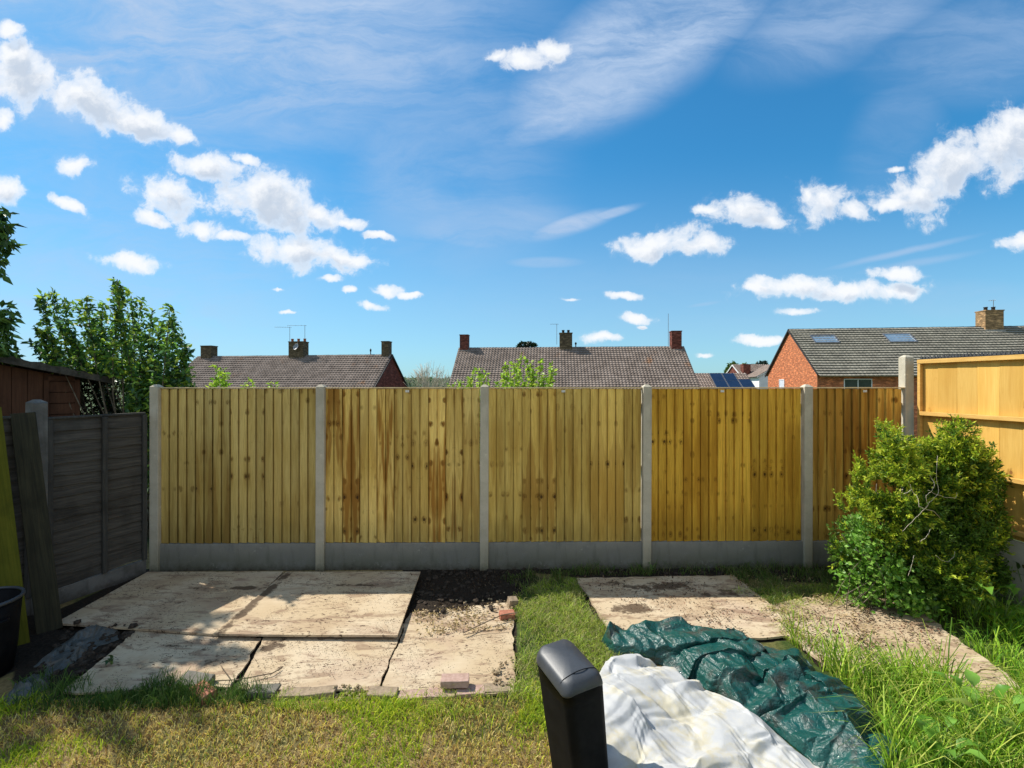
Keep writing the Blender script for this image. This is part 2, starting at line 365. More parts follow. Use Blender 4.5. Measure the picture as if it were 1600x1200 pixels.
def brick_mat(name, b1, b2, mortar, scale=1.0):
    m, nt = new_mat(name); g = N(nt, 'ShaderNodeNewGeometry'); v = obj_vec(nt)
    s = N(nt, 'ShaderNodeSeparateXYZ', {0: v})
    P = N(nt, 'ShaderNodeCombineXYZ', {0: MA(nt, 'ADD', s.outputs[0], s.outputs[1]), 1: s.outputs[2]}).outputs[0]
    br = N(nt, 'ShaderNodeTexBrick', {'Vector': P, 'Color1': b1, 'Color2': b2, 'Mortar': mortar, 'Scale': 1.0,
        'Mortar Size': .008, 'Mortar Smooth': .1, 'Bias': 0.0, 'Brick Width': .225, 'Row Height': .075})
    n = NOISE(nt, v, 2.3, 4); f = NOISE(nt, VM(nt, 'MULTIPLY', v, (2.6,2.6,8)), 1.0, 3, .75)
    c = MIX(nt, SS(nt, f, .52, .62, 0, .8), br.outputs[0], tuple(min(1, x*1.8+.02) for x in b1))
    c = MIX(nt, SS(nt, f, .46, .36, 0, .65), c, tuple(x*.45 for x in b2))
    c = MIX(nt, SS(nt, n, .5, .75, 0, .35), c, tuple(x*.5 for x in b2))
    finish(nt, c, .9, br.outputs[1], -.4, .008, .2); return m
M['brick_orange'] = brick_mat('orange_brickwork', (.50,.155,.055), (.40,.11,.042), (.36,.22,.14))
M['brick_dark'] = brick_mat('dark_brickwork', (.17,.05,.033), (.12,.034,.024), (.11,.06,.045))
M['brick_mossy'] = brick_mat('mossy_chimney_brick', (.12,.085,.045), (.075,.05,.03), (.10,.09,.06))
M['brick_tan'] = brick_mat('lichened_chimney_brick', (.34,.20,.09), (.24,.14,.07), (.22,.18,.10))
M['render_white'] = mottled('white_render', (.68,.68,.68), (.78,.78,.77), 2, .9, .1, .004)
M['lead'] = mottled('mortar_flashing', (.30,.28,.25), (.42,.40,.36), 4, .8, .3, .01)
M['pot_red'] = mottled('terracotta', (.33,.10,.05), (.42,.15,.08), 6, .8, .2, .01)
M['dark_trim'] = mottled('dark_fascia', (.02,.02,.02), (.045,.042,.04), 4, .6, .1, .004)
M['window_glass'] = mottled('window_glass', (.02,.03,.035), (.05,.065,.07), 2, .04, .02, .002, .9)
M['pale_glass'] = mottled('obscured_glass', (.55,.60,.66), (.68,.72,.76), 2, .25, .05, .002, .6)
M['solar'] = mottled('solar_cells', (.012,.022,.05), (.018,.03,.065), 2, .12, .02, .002, .7)
M['paver_red'] = mottled('red_paver', (.34,.13,.08), (.46,.19,.12), 20, .9, .5, .003)
M['paver_pink'] = mottled('pinkish_paver', (.36,.235,.185), (.48,.33,.27), 20, .9, .5, .003)
M['paver_buff'] = mottled('buff_paver', (.24,.18,.12), (.36,.275,.185), 20, .9, .5, .003)
M['stone_dark'] = mottled('dark_stone', (.13,.12,.10), (.22,.20,.16), 14, .9, .5, .005)
M['stick'] = mottled('twig_wood', (.10,.07,.045), (.2,.15,.1), 30, .9, .4, .002)

def ply_mat():
    m, nt = new_mat('dirty_plywood'); v = obj_vec(nt); g = N(nt, 'ShaderNodeObjectInfo').outputs['Random']
    v = VM(nt, 'ADD', v, N(nt, 'ShaderNodeCombineXYZ', {0: MA(nt, 'MULTIPLY', g, 50.0), 1: MA(nt, 'MULTIPLY', g, 23.0)}).outputs[0])
    n = NOISE(nt, v, 1.6, 5, .55); st = NOISE(nt, VM(nt, 'MULTIPLY', v, (3.2, 9, 3)), 1.0, 6, .62, .6)
    f = NOISE(nt, v, 46, 6, .68); gr = NOISE(nt, VM(nt, 'MULTIPLY', v, (4, 90, 4)), 1.0, 4)
    c = MIX(nt, SS(nt, n, .35, .65), (.58,.475,.33), (.49,.375,.235))
    c = MIX(nt, SS(nt, gr, .4, .7, 0, .22), c, (.40,.30,.19))
    sc2 = NOISE(nt, VM(nt, 'MULTIPLY', v, (1.1, 2.4, 1)), 1.0, 7, .72, .8)
    c = MIX(nt, SS(nt, sc2, .46, .62, 0, .65), c, (.37,.26,.165))
    c = MIX(nt, SS(nt, st, .52, .62, 0, .7), c, (.24,.155,.10))
    sp = MA(nt, 'MULTIPLY', SS(nt, NOISE(nt, VM(nt, 'MULTIPLY', v, (22, 46, 22)), 1.0, 6, .70, .8), .56, .61), SS(nt, NOISE(nt, v, 2.6, 4), .40, .55))
    c = MIX(nt, sp, c, (.07,.04,.025))
    pk = SS(nt, NOISE(nt, VM(nt, 'ADD', v, (5, 5, 5)), 1.9, 4), .56, .70, 0, .28); c = MIX(nt, pk, c, (.38,.25,.19))
    dirt = attr(nt, 'col'); dm = N(nt, 'ShaderNodeSeparateXYZ', {0: dirt}).outputs[0]
    dn = NOISE(nt, v, 9, 7, .7)
    c = MIX(nt, SS(nt, MA(nt, 'ADD', dm, MA(nt, 'MULTIPLY', MA(nt, 'SUBTRACT', dn, .5), 1.3)), .42, .62, 0, .9), c, (.085,.055,.034))
    finish(nt, c, .88, MA(nt, 'ADD', f, MA(nt, 'MULTIPLY', gr, .5)), .35, .004, .2); return m
M['ply'] = ply_mat()
M['ply_edge'] = mottled('plywood_edge', (.16,.12,.075), (.26,.2,.13), 12, .9, .3, .003)

def soil_ground():
    m, nt = new_mat('garden_ground'); v = obj_vec(nt)
    a = N(nt, 'ShaderNodeSeparateXYZ', {0: attr(nt, 'col')}); soil, green, far = a.outputs
    n = NOISE(nt, v, 4, 6, .65); f = NOISE(nt, v, 60, 6, .7); n2 = NOISE(nt, v, 18, 5, .6)
    c_lawn = MIX(nt, SS(nt, n2, .35, .65), (.20,.14,.06), (.34,.25,.11))
    c_green = MIX(nt, SS(nt, n2, .35, .65), (.045,.075,.016), (.085,.115,.03))
    c_soil = MIX(nt, SS(nt, f, .35, .65), (.016,.012,.009), (.045,.033,.023))
    c = MIX(nt, green, c_lawn, c_green)
    c = MIX(nt, SS(nt, MA(nt, 'ADD', soil, MA(nt, 'MULTIPLY', MA(nt, 'SUBTRACT', n, .5), .5)), .4, .6), c, c_soil)
    c = MIX(nt, far, c, MIX(nt, SS(nt, NOISE(nt, v, .12, 5), .4, .6), (.05,.085,.03), (.09,.12,.05)))
    finish(nt, c, .95, MA(nt, 'ADD', n2, f), .9, .02, .15); return m
M['ground'] = soil_ground()

def tarp_mat(name, c1, c2, rough, spec, dirt, trans=0.0, coat=0.0, bd=.014, cell=1.0):
    m, nt = new_mat(name); v = obj_vec(nt)
    n = NOISE(nt, v, 5, 5, .6, .4); cr = NOISE(nt, v, 16, 8, .7, 1.4); wv = NOISE(nt, v, 45, 4, .6, .8)
    vo = N(nt, 'ShaderNodeTexVoronoi', {'Vector': VM(nt, 'ADD', v, VM(nt, 'MULTIPLY', N(nt, 'ShaderNodeTexNoise', {'Vector': v, 'Scale': 6.0}).outputs['Color'], (.18,.18,.18))), 'Scale': 9.0}, feature='DISTANCE_TO_EDGE').outputs[0]
    c = MIX(nt, SS(nt, n, .35, .65), c1, c2)
    d = SS(nt, MA(nt, 'ADD', n, MA(nt, 'MULTIPLY', cr, .45)), .68, .92, 0, .75)
    c = MIX(nt, d, c, dirt)
    vo2 = N(nt, 'ShaderNodeTexVoronoi', {'Vector': VM(nt, 'ADD', v, VM(nt, 'MULTIPLY', N(nt, 'ShaderNodeTexNoise', {'Vector': v, 'Scale': 14.0}).outputs['Color'], (.08,.08,.08))), 'Scale': 26.0}, feature='DISTANCE_TO_EDGE').outputs[0]
    h = MA(nt, 'ADD', MA(nt, 'ADD', MA(nt, 'MULTIPLY', SS(nt, vo2, 0, .15), .3*cell), MA(nt, 'MULTIPLY', cr, .7)), MA(nt, 'ADD', MA(nt, 'MULTIPLY', SS(nt, vo, 0, .22), .7*cell), MA(nt, 'MULTIPLY', wv, .25)))
    finish(nt, c, MA(nt, 'ADD', rough, MA(nt, 'MULTIPLY', n, .2)), h, .55, bd, spec, trans, coat=coat); return m
M['tarp_green'] = tarp_mat('green_tarpaulin', (.003,.055,.046), (.006,.088,.075), .30, .5, (.05,.04,.032), coat=.1, bd=.011)
M['sack_white'] = tarp_mat('white_woven_sack', (.50,.505,.505), (.58,.575,.55), .5, .3, (.55,.49,.33), .12, bd=.006, cell=0.0)
M['poly_sheet'] = tarp_mat('grubby_polythene', (.07,.078,.075), (.13,.135,.125), .35, .5, (.12,.10,.08), .1)

# ------------------------------------------------------------------ boards lying on the ground (photo pixels: back-left, back-right, front-right, front-left)
BOARDS = {
 'A': dict(q=[(231,893),(443,893),(341,991),(86,973)], z=.040, th=.018),
 'B': dict(q=[(447,893),(657,893),(621,993),(333,990)], z=.066, th=.018),
 'C': dict(q=[(214,985),(409,997),(361,1072),(92,1083)], z=.015, th=.014),
 'D': dict(q=[(417,988),(632,975),(589,1079),(371,1076)], z=.018, th=.014),
 'E': dict(q=[(640,958),(800,940),(806,1083),(592,1084)], z=.012, th=.014),
 'F': dict(q=[(900,903),(1146,899),(1262,990),(968,1012)], z=.02, th=.018),
 'G': dict(q=[(1343,917),(1392,921),(1560,1045),(1330,1064)], z=.03, th=.03),
 'H': dict(q=[(1190,950),(1345,918),(1400,1062),(1290,1040)], z=.022, th=.02),
 'I': dict(q=[(1440,1046),(1560,1044),(1640,1108),(1520,1112)], z=.02, th=.02),
}
for b in BOARDS.values(): b['w'] = [gp(x, y, b['z']) for x, y in b['q']]
BPOLY = [b['w'] for b in BOARDS.values()]
def px_poly(pts): return [gp(x, y) for x, y in pts]
SOIL = [px_poly([(640,890),(800,889),(835,905),(800,930),(790,962),(640,975)]),
        px_poly([(60,975),(230,892),(260,893),(120,1000),(215,985),(110,1070),(40,1060)]),
        px_poly([(800,889),(1340,880),(1330,915),(1180,900),(900,898)]),
        px_poly([(-200,1130),(80,1020),(100,960),(-200,960)])]
PATCH_GREEN = [px_poly([(795,925),(900,905),(950,990),(945,1030),(860,1030),(850,1085),(790,1090),(800,1000)]),
               px_poly([(1130,898),(1345,905),(1330,930),(1225,968),(1290,1040),(1250,1010)]),
               px_poly([(1200,960),(1290,1040),(1600,1080),(1900,1300),(1900,1600),(1150,1600),(1000,1200),(1250,1050)]),
               px_poly([(1400,925),(1700,900),(1800,1200),(1640,1108),(1560,1045)])]

# ------------------------------------------------------------------ ground (one sheet to the horizon)
def axis(lo, hi, step, far):
    a = list(np.arange(lo, hi, step)); s = step; x = a[-1]
    while x < far: s *= 1.3; x += s; a.append(x)
    s = step; x = a[0]; b = []
    while x > -far: s *= 1.3; x -= s; b.append(x)
    return np.array(b[::-1] + a)
def ground_z(X, Y):
    z = (fbm(X, Y, 2.2, 3, 3) - .5) * .045
    onb = np.zeros(np.shape(X), bool)
    for p in BPOLY: onb |= inside(p, X, Y) | (dist_poly(p, X, Y) < .05)
    z = np.where(onb, np.minimum(z, 0) * .3 - .012, z)
    z = np.where((Y > 5.3) & (Y < 6.3), z*.4, z)
    t = np.clip((Y - 7.5) / 9.0, 0, 1); z = z - 2.6 * t*t*(3-2*t)
    r = np.hypot(X, Y); h = np.clip((r - 140) / 300, 0, 1)
    return z + h*h*(3-2*h) * (9.0 + 6*(vnoise(X, Y, 1/180., 5) - .5))
gx = axis(-5.2, 6.2, .045, 3000); gy = axis(1.4, 6.2, .045, 3000)
GX, GY = np.meshgrid(gx, gy); GZ = ground_z(GX, GY)
nx, ny = len(gx), len(gy)
V = np.stack([GX.ravel(), GY.ravel(), GZ.ravel()], 1)
ii = (np.arange(ny-1)[:, None]*nx + np.arange(nx-1)[None]).ravel()
Fg = np.stack([ii, ii+1, ii+nx+1, ii+nx], 1)
soil = np.zeros(GX.shape); green = np.zeros(GX.shape)
for p in SOIL: soil = np.maximum(soil, np.where(inside(p, GX, GY), 1, np.clip(1 - dist_poly(p, GX, GY)/.15, 0, 1)))
for p in BPOLY: soil = np.maximum(soil, np.where(inside(p, GX, GY), .9, np.clip(.8 - dist_poly(p, GX, GY)/.10, 0, 1)))
for p in PATCH_GREEN[:1]+PATCH_GREEN[2:]: green = np.maximum(green, np.where(inside(p, GX, GY), 1, np.clip(1 - dist_poly(p, GX, GY)/.3, 0, 1)))
green = np.maximum(green, np.clip((fbm(GX, GY, 1.6, 8) - .52) * 6, 0, .7))
far = np.clip((GY - 6.2) / .5, 0, 1); far = np.maximum(far, np.clip((np.abs(GX) - 6.5)/.5, 0, 1))
gr = mesh('ground', V, Fg, M['ground'], cols=np.stack([soil.ravel(), green.ravel(), far.ravel()], 1), smooth=True)
tag(gr, kind='structure', label='garden soil and dry lawn running under boards, fences and houses')

# ------------------------------------------------------------------ back fence
FA = np.array((-4.19, 5.67)); FB = np.array((4.77, 5.79)); FD = (FB-FA)/np.linalg.norm(FB-FA); FYAW = math.atan2(FD[1], FD[0])
def post_at(name, x, y, rz, top, label, cat='fence post', group=None, w=.102, mat='concrete_post', tilt=0.0, cap=.03):
    b = BM(); h = w/2
    b.box(-h, h, -h, h, -.25, top-cap, .008)
    bb = [b.bm.verts.new(p) for p in ((-h,-h,top-cap),(h,-h,top-cap),(h,h,top-cap),(-h,h,top-cap))]
    k = .35*h; tt = [b.bm.verts.new(p) for p in ((-k,-k,top),(k,-k,top),(k,k,top),(-k,k,top))]
    for i in range(4): b.bm.faces.new((bb[i], bb[(i+1)%4], tt[(i+1)%4], tt[i]))
    b.bm.faces.new(tt)
    o = b.done(name, M[mat]); o.location = (x, y, 0); o.rotation_euler = (0, tilt, rz)
    return tag(o, label, cat, group)
def board_rows(widths, length, z0, z1, thick, seed, base, con, knot, ncopy=4, yfront=0.0, tintvar=.13, back=False, flip=False):
    """featheredge boards: returns V,F,uv,col,par. boards come in mirrored pairs cut from one log"""
    rr = random.Random(seed); V = []; Fc = []; UV = []; CO = []; PA = []
    x = 0.0; k = 0; g = 0; grp = None
    while x < length - .01:
        w = min(widths, length - x)
        if w < .03: break
        if k % ncopy == 0:
            tv = 1 + rr.uniform(-tintvar, tintvar); hue = rr.uniform(-.05, .05)
            grp = (rr.random(), con(k) if callable(con) else con*rr.uniform(.5, 1.2), knot*rr.uniform(.6, 1.3), tv, hue)
        sd, cn, kn, tv, hue = grp
        if (k // 2) % 2: sd = (sd + .002) % 1
        mir = k % 2
        t2 = tv * (1 + rr.uniform(-.14, .14)); col = (base[0]*t2*(1+hue*.4), base[1]*t2, base[2]*t2*(1-hue))
        zt = z1 + rr.uniform(-.003, .003); zb = z0 + rr.uniform(-.004, .002)
        nz = 14; off = len(V)
        bow = rr.uniform(-.003, .003)
        for j in range(nz+1):
            zz = zb + (zt-zb)*j/nz; bo = bow*math.sin(math.pi*j/nz)
            # cross-section of the board: thin edge tucked under the neighbour's thick edge
            for (xx, yy) in (((0, -.027+bo), (w-.0050, -.008+bo), (w-.0046, .007), (w, .009)) if not flip else ((0, .009), (.0040, .009), (.0044, -.009+bo), (w, -.027+bo))) if not back else ((0, -.005+bo), (w-.002, -.001+bo), (w-.001, .0), (w, .001)):
                if xx == 0: pass
                V.append((x+xx, yfront+yy, zz))
                uu = xx if not mir else w-xx
                UV.append((uu, zz-z0)); CO.append(col); PA.append((cn, sd, kn))
        for j in range(nz):
            for i in range(3):
                a = off + j*4 + i; Fc.append((a, a+1, a+5, a+4))
        # thick left edge, ends
        o2 = len(V)
        fl = -.006 if not back else -.005
        if flip: ends = ((0,.0089,zb),(0,.0089,zt),(0,thick,zt),(0,thick,zb),(w,thick,zt),(w,thick,zb),(w,-.027,zb),(w,-.027,zt))
        else: ends = None
        for (xx, yy, zz) in ends or ((0,-.027 if not back else -.005,zb),(0,-.027 if not back else -.005,zt),(0,thick,zt),(0,thick,zb),(w,thick,zt),(w,thick,zb),(w-.006,-.006,zb),(w-.006,-.006,zt)):
            V.append((x+xx, yfront+yy, zz)); UV.append((xx, zz-z0)); CO.append(tuple(c*.9 for c in col)); PA.append((cn, sd, kn))
        Fc += [(o2+1,o2,o2+3,o2+2), (o2+1,o2+2,o2+4,o2+7), (o2+3,o2+5,o2+4,o2+2), (o2, o2+6, o2+5, o2+3)]
        x += w; k += 1
    return V, Fc, UV, CO, PA
pitch = 1.93; TOPZ = 2.155
panel_words = ['pale olive featheredge fence panel at the left end, beside the dark side fence',
               'fence panel with bold brown streaks and dark knots, second from the left',
               'middle fence panel with pale blotch low down, behind the soil patch',
               'evenly yellow-brown fence panel, fourth from the left',
               'short end fence panel with dark knot bands behind the bush']
post_words = ['corner concrete post between the dark side fence and the pale panel',
              'concrete post standing on the plywood sheets', 'concrete post beside the bare soil patch',
              'concrete post behind the right plywood sheet', 'concrete post with splintered pale patch at its top']
gb_words = ['concrete gravel board behind the left plywood sheets', 'concrete gravel board above the right plywood sheet and soil', 'concrete gravel board above soil and weeds in the middle',
            'concrete gravel board above the shaded grass', 'short concrete gravel board running behind the bush']
bases = [(.90,.85,.70),(1.15,1.05,.78),(1.02,.93,.62),(.99,.745,.22),(.97,.80,.42)]
cons = [.45, None, .55, .35, .8]
knots = [.40,.45,.42,.45,.45]
rp = random.Random(5)
con2 = lambda k: [.95,.95,1.0,1.0,.35,.35,1.0,1.0,.45,.45,.3,.3,1.0,1.0,.95,.95,.4,.4,.7][k % 19]
for i in range(5):
    a = FA + FD*(pitch*i + .048); ln = pitch - .096 if i < 4 else np.linalg.norm(FB-FA) - pitch*4 - .10
    rt = empty('board_fence', (a[0], a[1], 0), FYAW, panel_words[i], 'fence panel', 'featheredge fence panels along the back')
    V, Fc, UV, CO, PA = board_rows(.1015, ln, .325, TOPZ-.012, .012, 40+i, bases[i], con2 if i == 1 else cons[i], knots[i], ncopy=2 if i == 1 else 4, flip=i < 2)
    mesh('featheredge_boards', V, Fc, M['fence_wood'], rt, cols=CO, extra={'par': PA}, uv=UV)
    b = BM(); b.box(0, ln, -.030, .035, TOPZ-.008, TOPZ+.006, .003); b.done('capping_strip', M['sawn_edge'], rt)
    for zc in (.45, 1.2, 1.95):
        b = BM(); b.box(0, ln, .016, .055, zc-.025, zc+.025, .003); b.done('rail', M['sawn_edge'], rt)
    tx = [None, .95, .87, .84, .63][i]
    if tx:
        b = BM(); b.box(tx, tx+.045, -.034, -.029, TOPZ-.055, TOPZ-.027, .002); b.done('price_tag' if 0 else 'paper_tag', M['tag_white'], rt)
    g = BM(); g.box(-.01, ln+.01, -.030, .025, -.12, .318, .005)
    go = g.done('gravel_board', M['concrete_board']); go.location = (a[0], a[1], 0); go.rotation_euler = (0, 0, FYAW)
    tag(go, gb_words[i], 'gravel board', 'concrete gravel boards under the back fence')
    pa = FA + FD*(pitch*i)
    po = post_at('fence_post', pa[0], pa[1]-.012, FYAW, 2.195, post_words[i], group='concrete posts of the back fence', tilt=R(rp.uniform(-.25,.25)))
po = post_at('fence_post', FB[0], FB[1]+.02, FYAW, 2.55, 'tall concrete corner post where the golden side fence starts', group=None, w=.106)

# ------------------------------------------------------------------ left fence (weathered lap panels)
LD = np.array((-.344, -1.0)); LD /= np.linalg.norm(LD); LYAW = math.atan2(LD[1], LD[0])   # local x runs from corner towards the camera side
LC = FA + np.array((-.06, -.04))
def lap_panel(off, ln, top, label):
    a = LC + LD*off
    rt = empty('lap_fence', (a[0], a[1], 0), LYAW, label, 'fence panel', 'weathered lap panels of the left side fence')
    # local +y is to the right of travel => the garden side is +y
    V = []; Fc = []; rr = random.Random(int(off*10)+3); n = 15; gz = (top-.22)/n
    nxs = 30
    for k in range(n):
        z0 = .18 + k*gz; o = len(V); ph = rr.uniform(0, 6); wl = rr.uniform(3, 6)
        for i in range(nxs+1):
            x = ln*i/nxs; wv = .012*math.sin(x*wl+ph) + .005*math.sin(x*17+ph*3)
            V += [(x, .020, z0+wv), (x, .002, z0+gz+.02), (x, .006, z0+wv)]
        for i in range(nxs):
            p = o+i*3
            Fc += [(p, p+3, p+4, p+1), (p, p+2, p+5, p+3)]
    mesh('lap_boards', V, Fc, M['lap_wood'], rt)
    b = BM()
    b.box(0, ln, -.02, .03, top-.02, top+.003, .004); b.done('top_rail', M['lap_frame'], rt)
    for x in (0.0, ln*.46-.02, ln-.045):
        b = BM(); b.box(x, x+.045, .022, .052, .17, top-.024, .003); b.done('batten', M['lap_frame'], rt)
lap_panel(.06, .93, 1.87, 'dark grey lap fence panel between the corner post and the left post')
lap_panel(1.11, 1.83, 1.90, 'dark lap fence panel behind the leaning planks at the left edge')
lap_panel(3.06, 1.83, 1.90, 'dark lap fence panel nearest the viewer, past the tub')
post_at('side_fence_post', *(LC+LD*1.05), LYAW, 2.05, 'weathered concrete post of the left side fence, by the leaning planks', w=.12, mat='concrete_old')
post_at('side_fence_post', *(LC+LD*3.0), LYAW, 2.05, 'weathered concrete post of the left side fence nearest the viewer', w=.12, mat='concrete_old')
for off, ln, lb in ((.06, .93, 'low concrete kickboard under the left lap fence by the corner'), (1.11, 1.83, 'low concrete kickboard under the lap fence behind the tub'), (3.06, 1.83, 'low concrete kickboard under the nearest left lap panel')):
    a = LC + LD*off; b = BM(); b.box(-.005, ln+.005, -.025, .028, -.1, .165, .005); o = b.done('gravel_board', M['concrete_old'])
    o.location = (a[0], a[1], 0); o.rotation_euler = (0, 0, LYAW); tag(o, lb, 'gravel board')

# ------------------------------------------------------------------ right fence (golden, rails towards us)
RD = np.array((.14, -1.0)); RD /= np.linalg.norm(RD); RYAW = math.atan2(RD[1], RD[0])      # garden side is local -y
RC = FB + np.array((.045, -.03))
def gold_panel(off, ln, label):
    a = RC + RD*off
    rt = empty('board_fence', (a[0], a[1], 0), RYAW, label, 'fence panel', 'tall golden fence panels along the right side')
    z0, z1 = .66, 2.475
    V, Fc, UV, CO, PA = board_rows(.205, ln, z0, z1-.01, .012, 70+int(off), (1,1,1), .55, .12, ncopy=1, yfront=.018, tintvar=.12, back=True)
    mesh('vertical_boards', V, Fc, M['fence_back'], rt, cols=CO, extra={'par': PA}, uv=UV)
    b = BM(); b.box(0, ln, -.035, .035, z1-.035, z1+.012, .003); b.done('capping_strip', M['golden_rail'], rt)
    b = BM(); b.box(.0, .035, -.03, .010, z0, z1-.037, .003); b.done('end_batten', M['golden_rail'], rt)
    for zc in (1.855, 1.25, .74):
        b = BM()
        vs = b.box(.036, ln, -.045, .010, zc-.022, zc+.022, .003)
        b.done('rail', M['golden_rail'], rt)
    for k, (za, zb, lb) in enumerate(((.04, .345, 'lower'), (.35, .655, 'upper'))):
        g = BM(); g.box(-.005, ln+.005, -.025, .025, za, zb, .005)
        o = g.done('gravel_board', M['concrete_post']); o.location = (a[0], a[1], 0); o.rotation_euler = (0, 0, RYAW)
        tag(o, lb + ' concrete gravel board under the golden fence, ' + ('behind the bush' if off < 1 else ('at the right edge' if off < 3 else 'nearest the viewer')), 'gravel board')
gold_panel(.075, 1.83, 'golden fence panel with three rails, beside the bush and corner post')
gold_panel(2.03, 1.83, 'golden fence panel beyond the right edge of the weeds')
gold_panel(3.985, 1.83, 'golden fence panel nearest the viewer on the right')
for k, off in enumerate((1.97, 3.925)):
    post_at('side_fence_post', *(RC+RD*off), RYAW, 2.55, ['concrete post between the first two golden panels', 'concrete post between the nearer golden panels'][k])
# spike strips on the capping
def spikes(off, ln, label):
    a = RC + RD*off; b = BM(); rr = random.Random(9)
    b.box(0, ln, -.028, .022, 2.489, 2.496)
    x = .03
    while x < ln-.02:
        for yy in (-.02, .012):
            h = rr.uniform(.03, .05); r = .008; lean = rr.uniform(-.01, .01)
            base = [b.bm.verts.new((x+dx, yy+dy, 2.494)) for dx, dy in ((-r*1.7,-r),(r*1.7,-r),(r*1.7,r),(-r*1.7,r))]
            tip = b.bm.verts.new((x+lean, yy, 2.496+h))
            for i in range(4): b.bm.faces.new((base[i], base[(i+1)%4], tip))
        x += rr.uniform(.032, .042)
    o = b.done('spike_strip', M['black_spikes']); o.location = (a[0], a[1], 0); o.rotation_euler = (0, 0, RYAW); tag(o, label, 'spike strip')
spikes(.09, 1.75, 'black plastic spike strip along the top of the golden fence')
spikes(2.05, 1.75, 'black plastic spike strip on the nearer golden panel')

# ------------------------------------------------------------------ plywood sheets
def sheet(key, name, label, cat, warp=.005, n=44, dirt=None, rag=0.0, group=None, mat='ply'):
    b = BOARDS[key]; q = [np.array(p) for p in b['w']]; z0 = b['z']; th = b['th']; sd = ord(key)
    U, W = np.meshgrid(np.linspace(0, 1, n), np.linspace(0, 1, n))
    P = ((1-U)*(1-W))[..., None]*q[0] + (U*(1-W))[..., None]*q[1] + (U*W)[..., None]*q[2] + ((1-U)*W)[..., None]*q[3]
    X, Y = P[..., 0].copy(), P[..., 1].copy()
    if rag:
        e = np.minimum(np.minimum(U, 1-U), np.minimum(W, 1-W)); k = np.clip(1-e*6, 0, 1)*rag
        X += k*(fbm(X, Y, 9, sd, 3)-.5)*.16; Y += k*(fbm(X, Y, 9, sd+5, 3)-.5)*.16
    Z = z0 + warp*(fbm(X, Y, .9, sd, 2)-.5)*2
    c = np.array((X.mean(), Y.mean())); ori = (c[0], c[1], 0)
    top = np.stack([X-c[0], Y-c[1], Z], -1).reshape(-1, 3); bot = top.copy(); bot[:, 2] -= th
    V = np.vstack([top, bot]); m = n*n; Fc = []
    for j in range(n-1):
        for i in range(n-1):
            a = j*n+i; Fc.append((a, a+n, a+n+1, a+1)); Fc.append((m+a, m+a+1, m+a+n+1, m+a+n))
    for i in range(n-1):
        Fc += [(i, i+1, m+i+1, m+i), ((n-1)*n+i+1, (n-1)*n+i, m+(n-1)*n+i, m+(n-1)*n+i+1), ((i+1)*n, i*n, m+i*n, m+(i+1)*n), (i*n+n-1, (i+1)*n+n-1, m+(i+1)*n+n-1, m+i*n+n-1)]
    D = np.zeros(U.shape)
    for (du, dv, ru, rv, s) in (dirt or []):
        D = np.maximum(D, s*np.exp(-(((U-du)/ru)**2 + ((W-dv)/rv)**2)))
    e = np.minimum(np.minimum(U, 1-U), np.minimum(W, 1-W)); D = np.maximum(D, np.clip(.36-e*9, 0, 1))
    cc = np.repeat(np.concatenate([D.ravel(), D.ravel()])[:, None], 3, 1)
    o = mesh(name, V, Fc, M[mat], cols=cc, loc=ori)
    return tag(o, label, cat, group)
G1 = 'plywood sheets laid over the left bed'
sheet('A', 'plywood_sheet', 'large dark-stained plywood sheet in the corner against the left fence', 'plywood sheet', dirt=[(.86,.33,.16,.05,.85),(.55,.6,.14,.06,.5),(.5,.35,.12,.05,.5),(.75,.75,.2,.05,.4),(.2,.9,.2,.1,.4)], group=G1)
sheet('B', 'plywood_sheet', 'plywood sheet with straight shadow line, overlapping its left neighbour', 'plywood sheet', dirt=[(.03,.5,.05,.9,.75),(.6,.27,.6,.04,.55),(.5,.1,.1,.05,.5)], group=G1)
sheet('C', 'plywood_sheet', 'speckled plywood sheet in shade at the front left corner', 'plywood sheet', dirt=[(.6,.3,.12,.08,.6),(.35,.6,.18,.1,.5),(.75,.55,.1,.25,.55),(.4,.25,.2,.05,.55)], group=G1, rag=.3)
sheet('D', 'plywood_sheet', 'half sunlit plywood sheet in the middle of the front row', 'plywood sheet', dirt=[(.10,.3,.13,.22,.7),(.6,.15,.4,.06,.55),(.4,.5,.3,.05,.45)], group=G1, rag=.2)
sheet('E', 'plywood_sheet', 'sandy plywood sheet beside the grass, under the loose brick', 'plywood sheet', dirt=[(.3,.08,.5,.07,.55),(.2,.85,.12,.08,.35)], group=G1, rag=.3)
sheet('F', 'plywood_sheet', 'plywood sheet lying half under the green tarpaulin', 'plywood sheet', dirt=[(.5,.2,.40,.12,.68),(.2,.55,.18,.12,.72),(.8,.35,.3,.12,.6),(.2,.12,.12,.08,.6)], rag=.3)
sheet('H', 'plywood_sheet', 'littered board between the tarpaulin and the bush', 'board', dirt=[(.5,.3,.2,.1,.4),(.3,.1,.2,.1,.5)], rag=1.0)
sheet('G', 'plywood_sheet', 'long worn board beside the long grass, below the bush', 'board', dirt=[(.5,.8,.3,.05,.5),(.4,.4,.2,.15,.35)], rag=.4)
sheet('I', 'plywood_sheet', 'half hidden board sinking into the grass at the right edge', 'board', rag=.6)

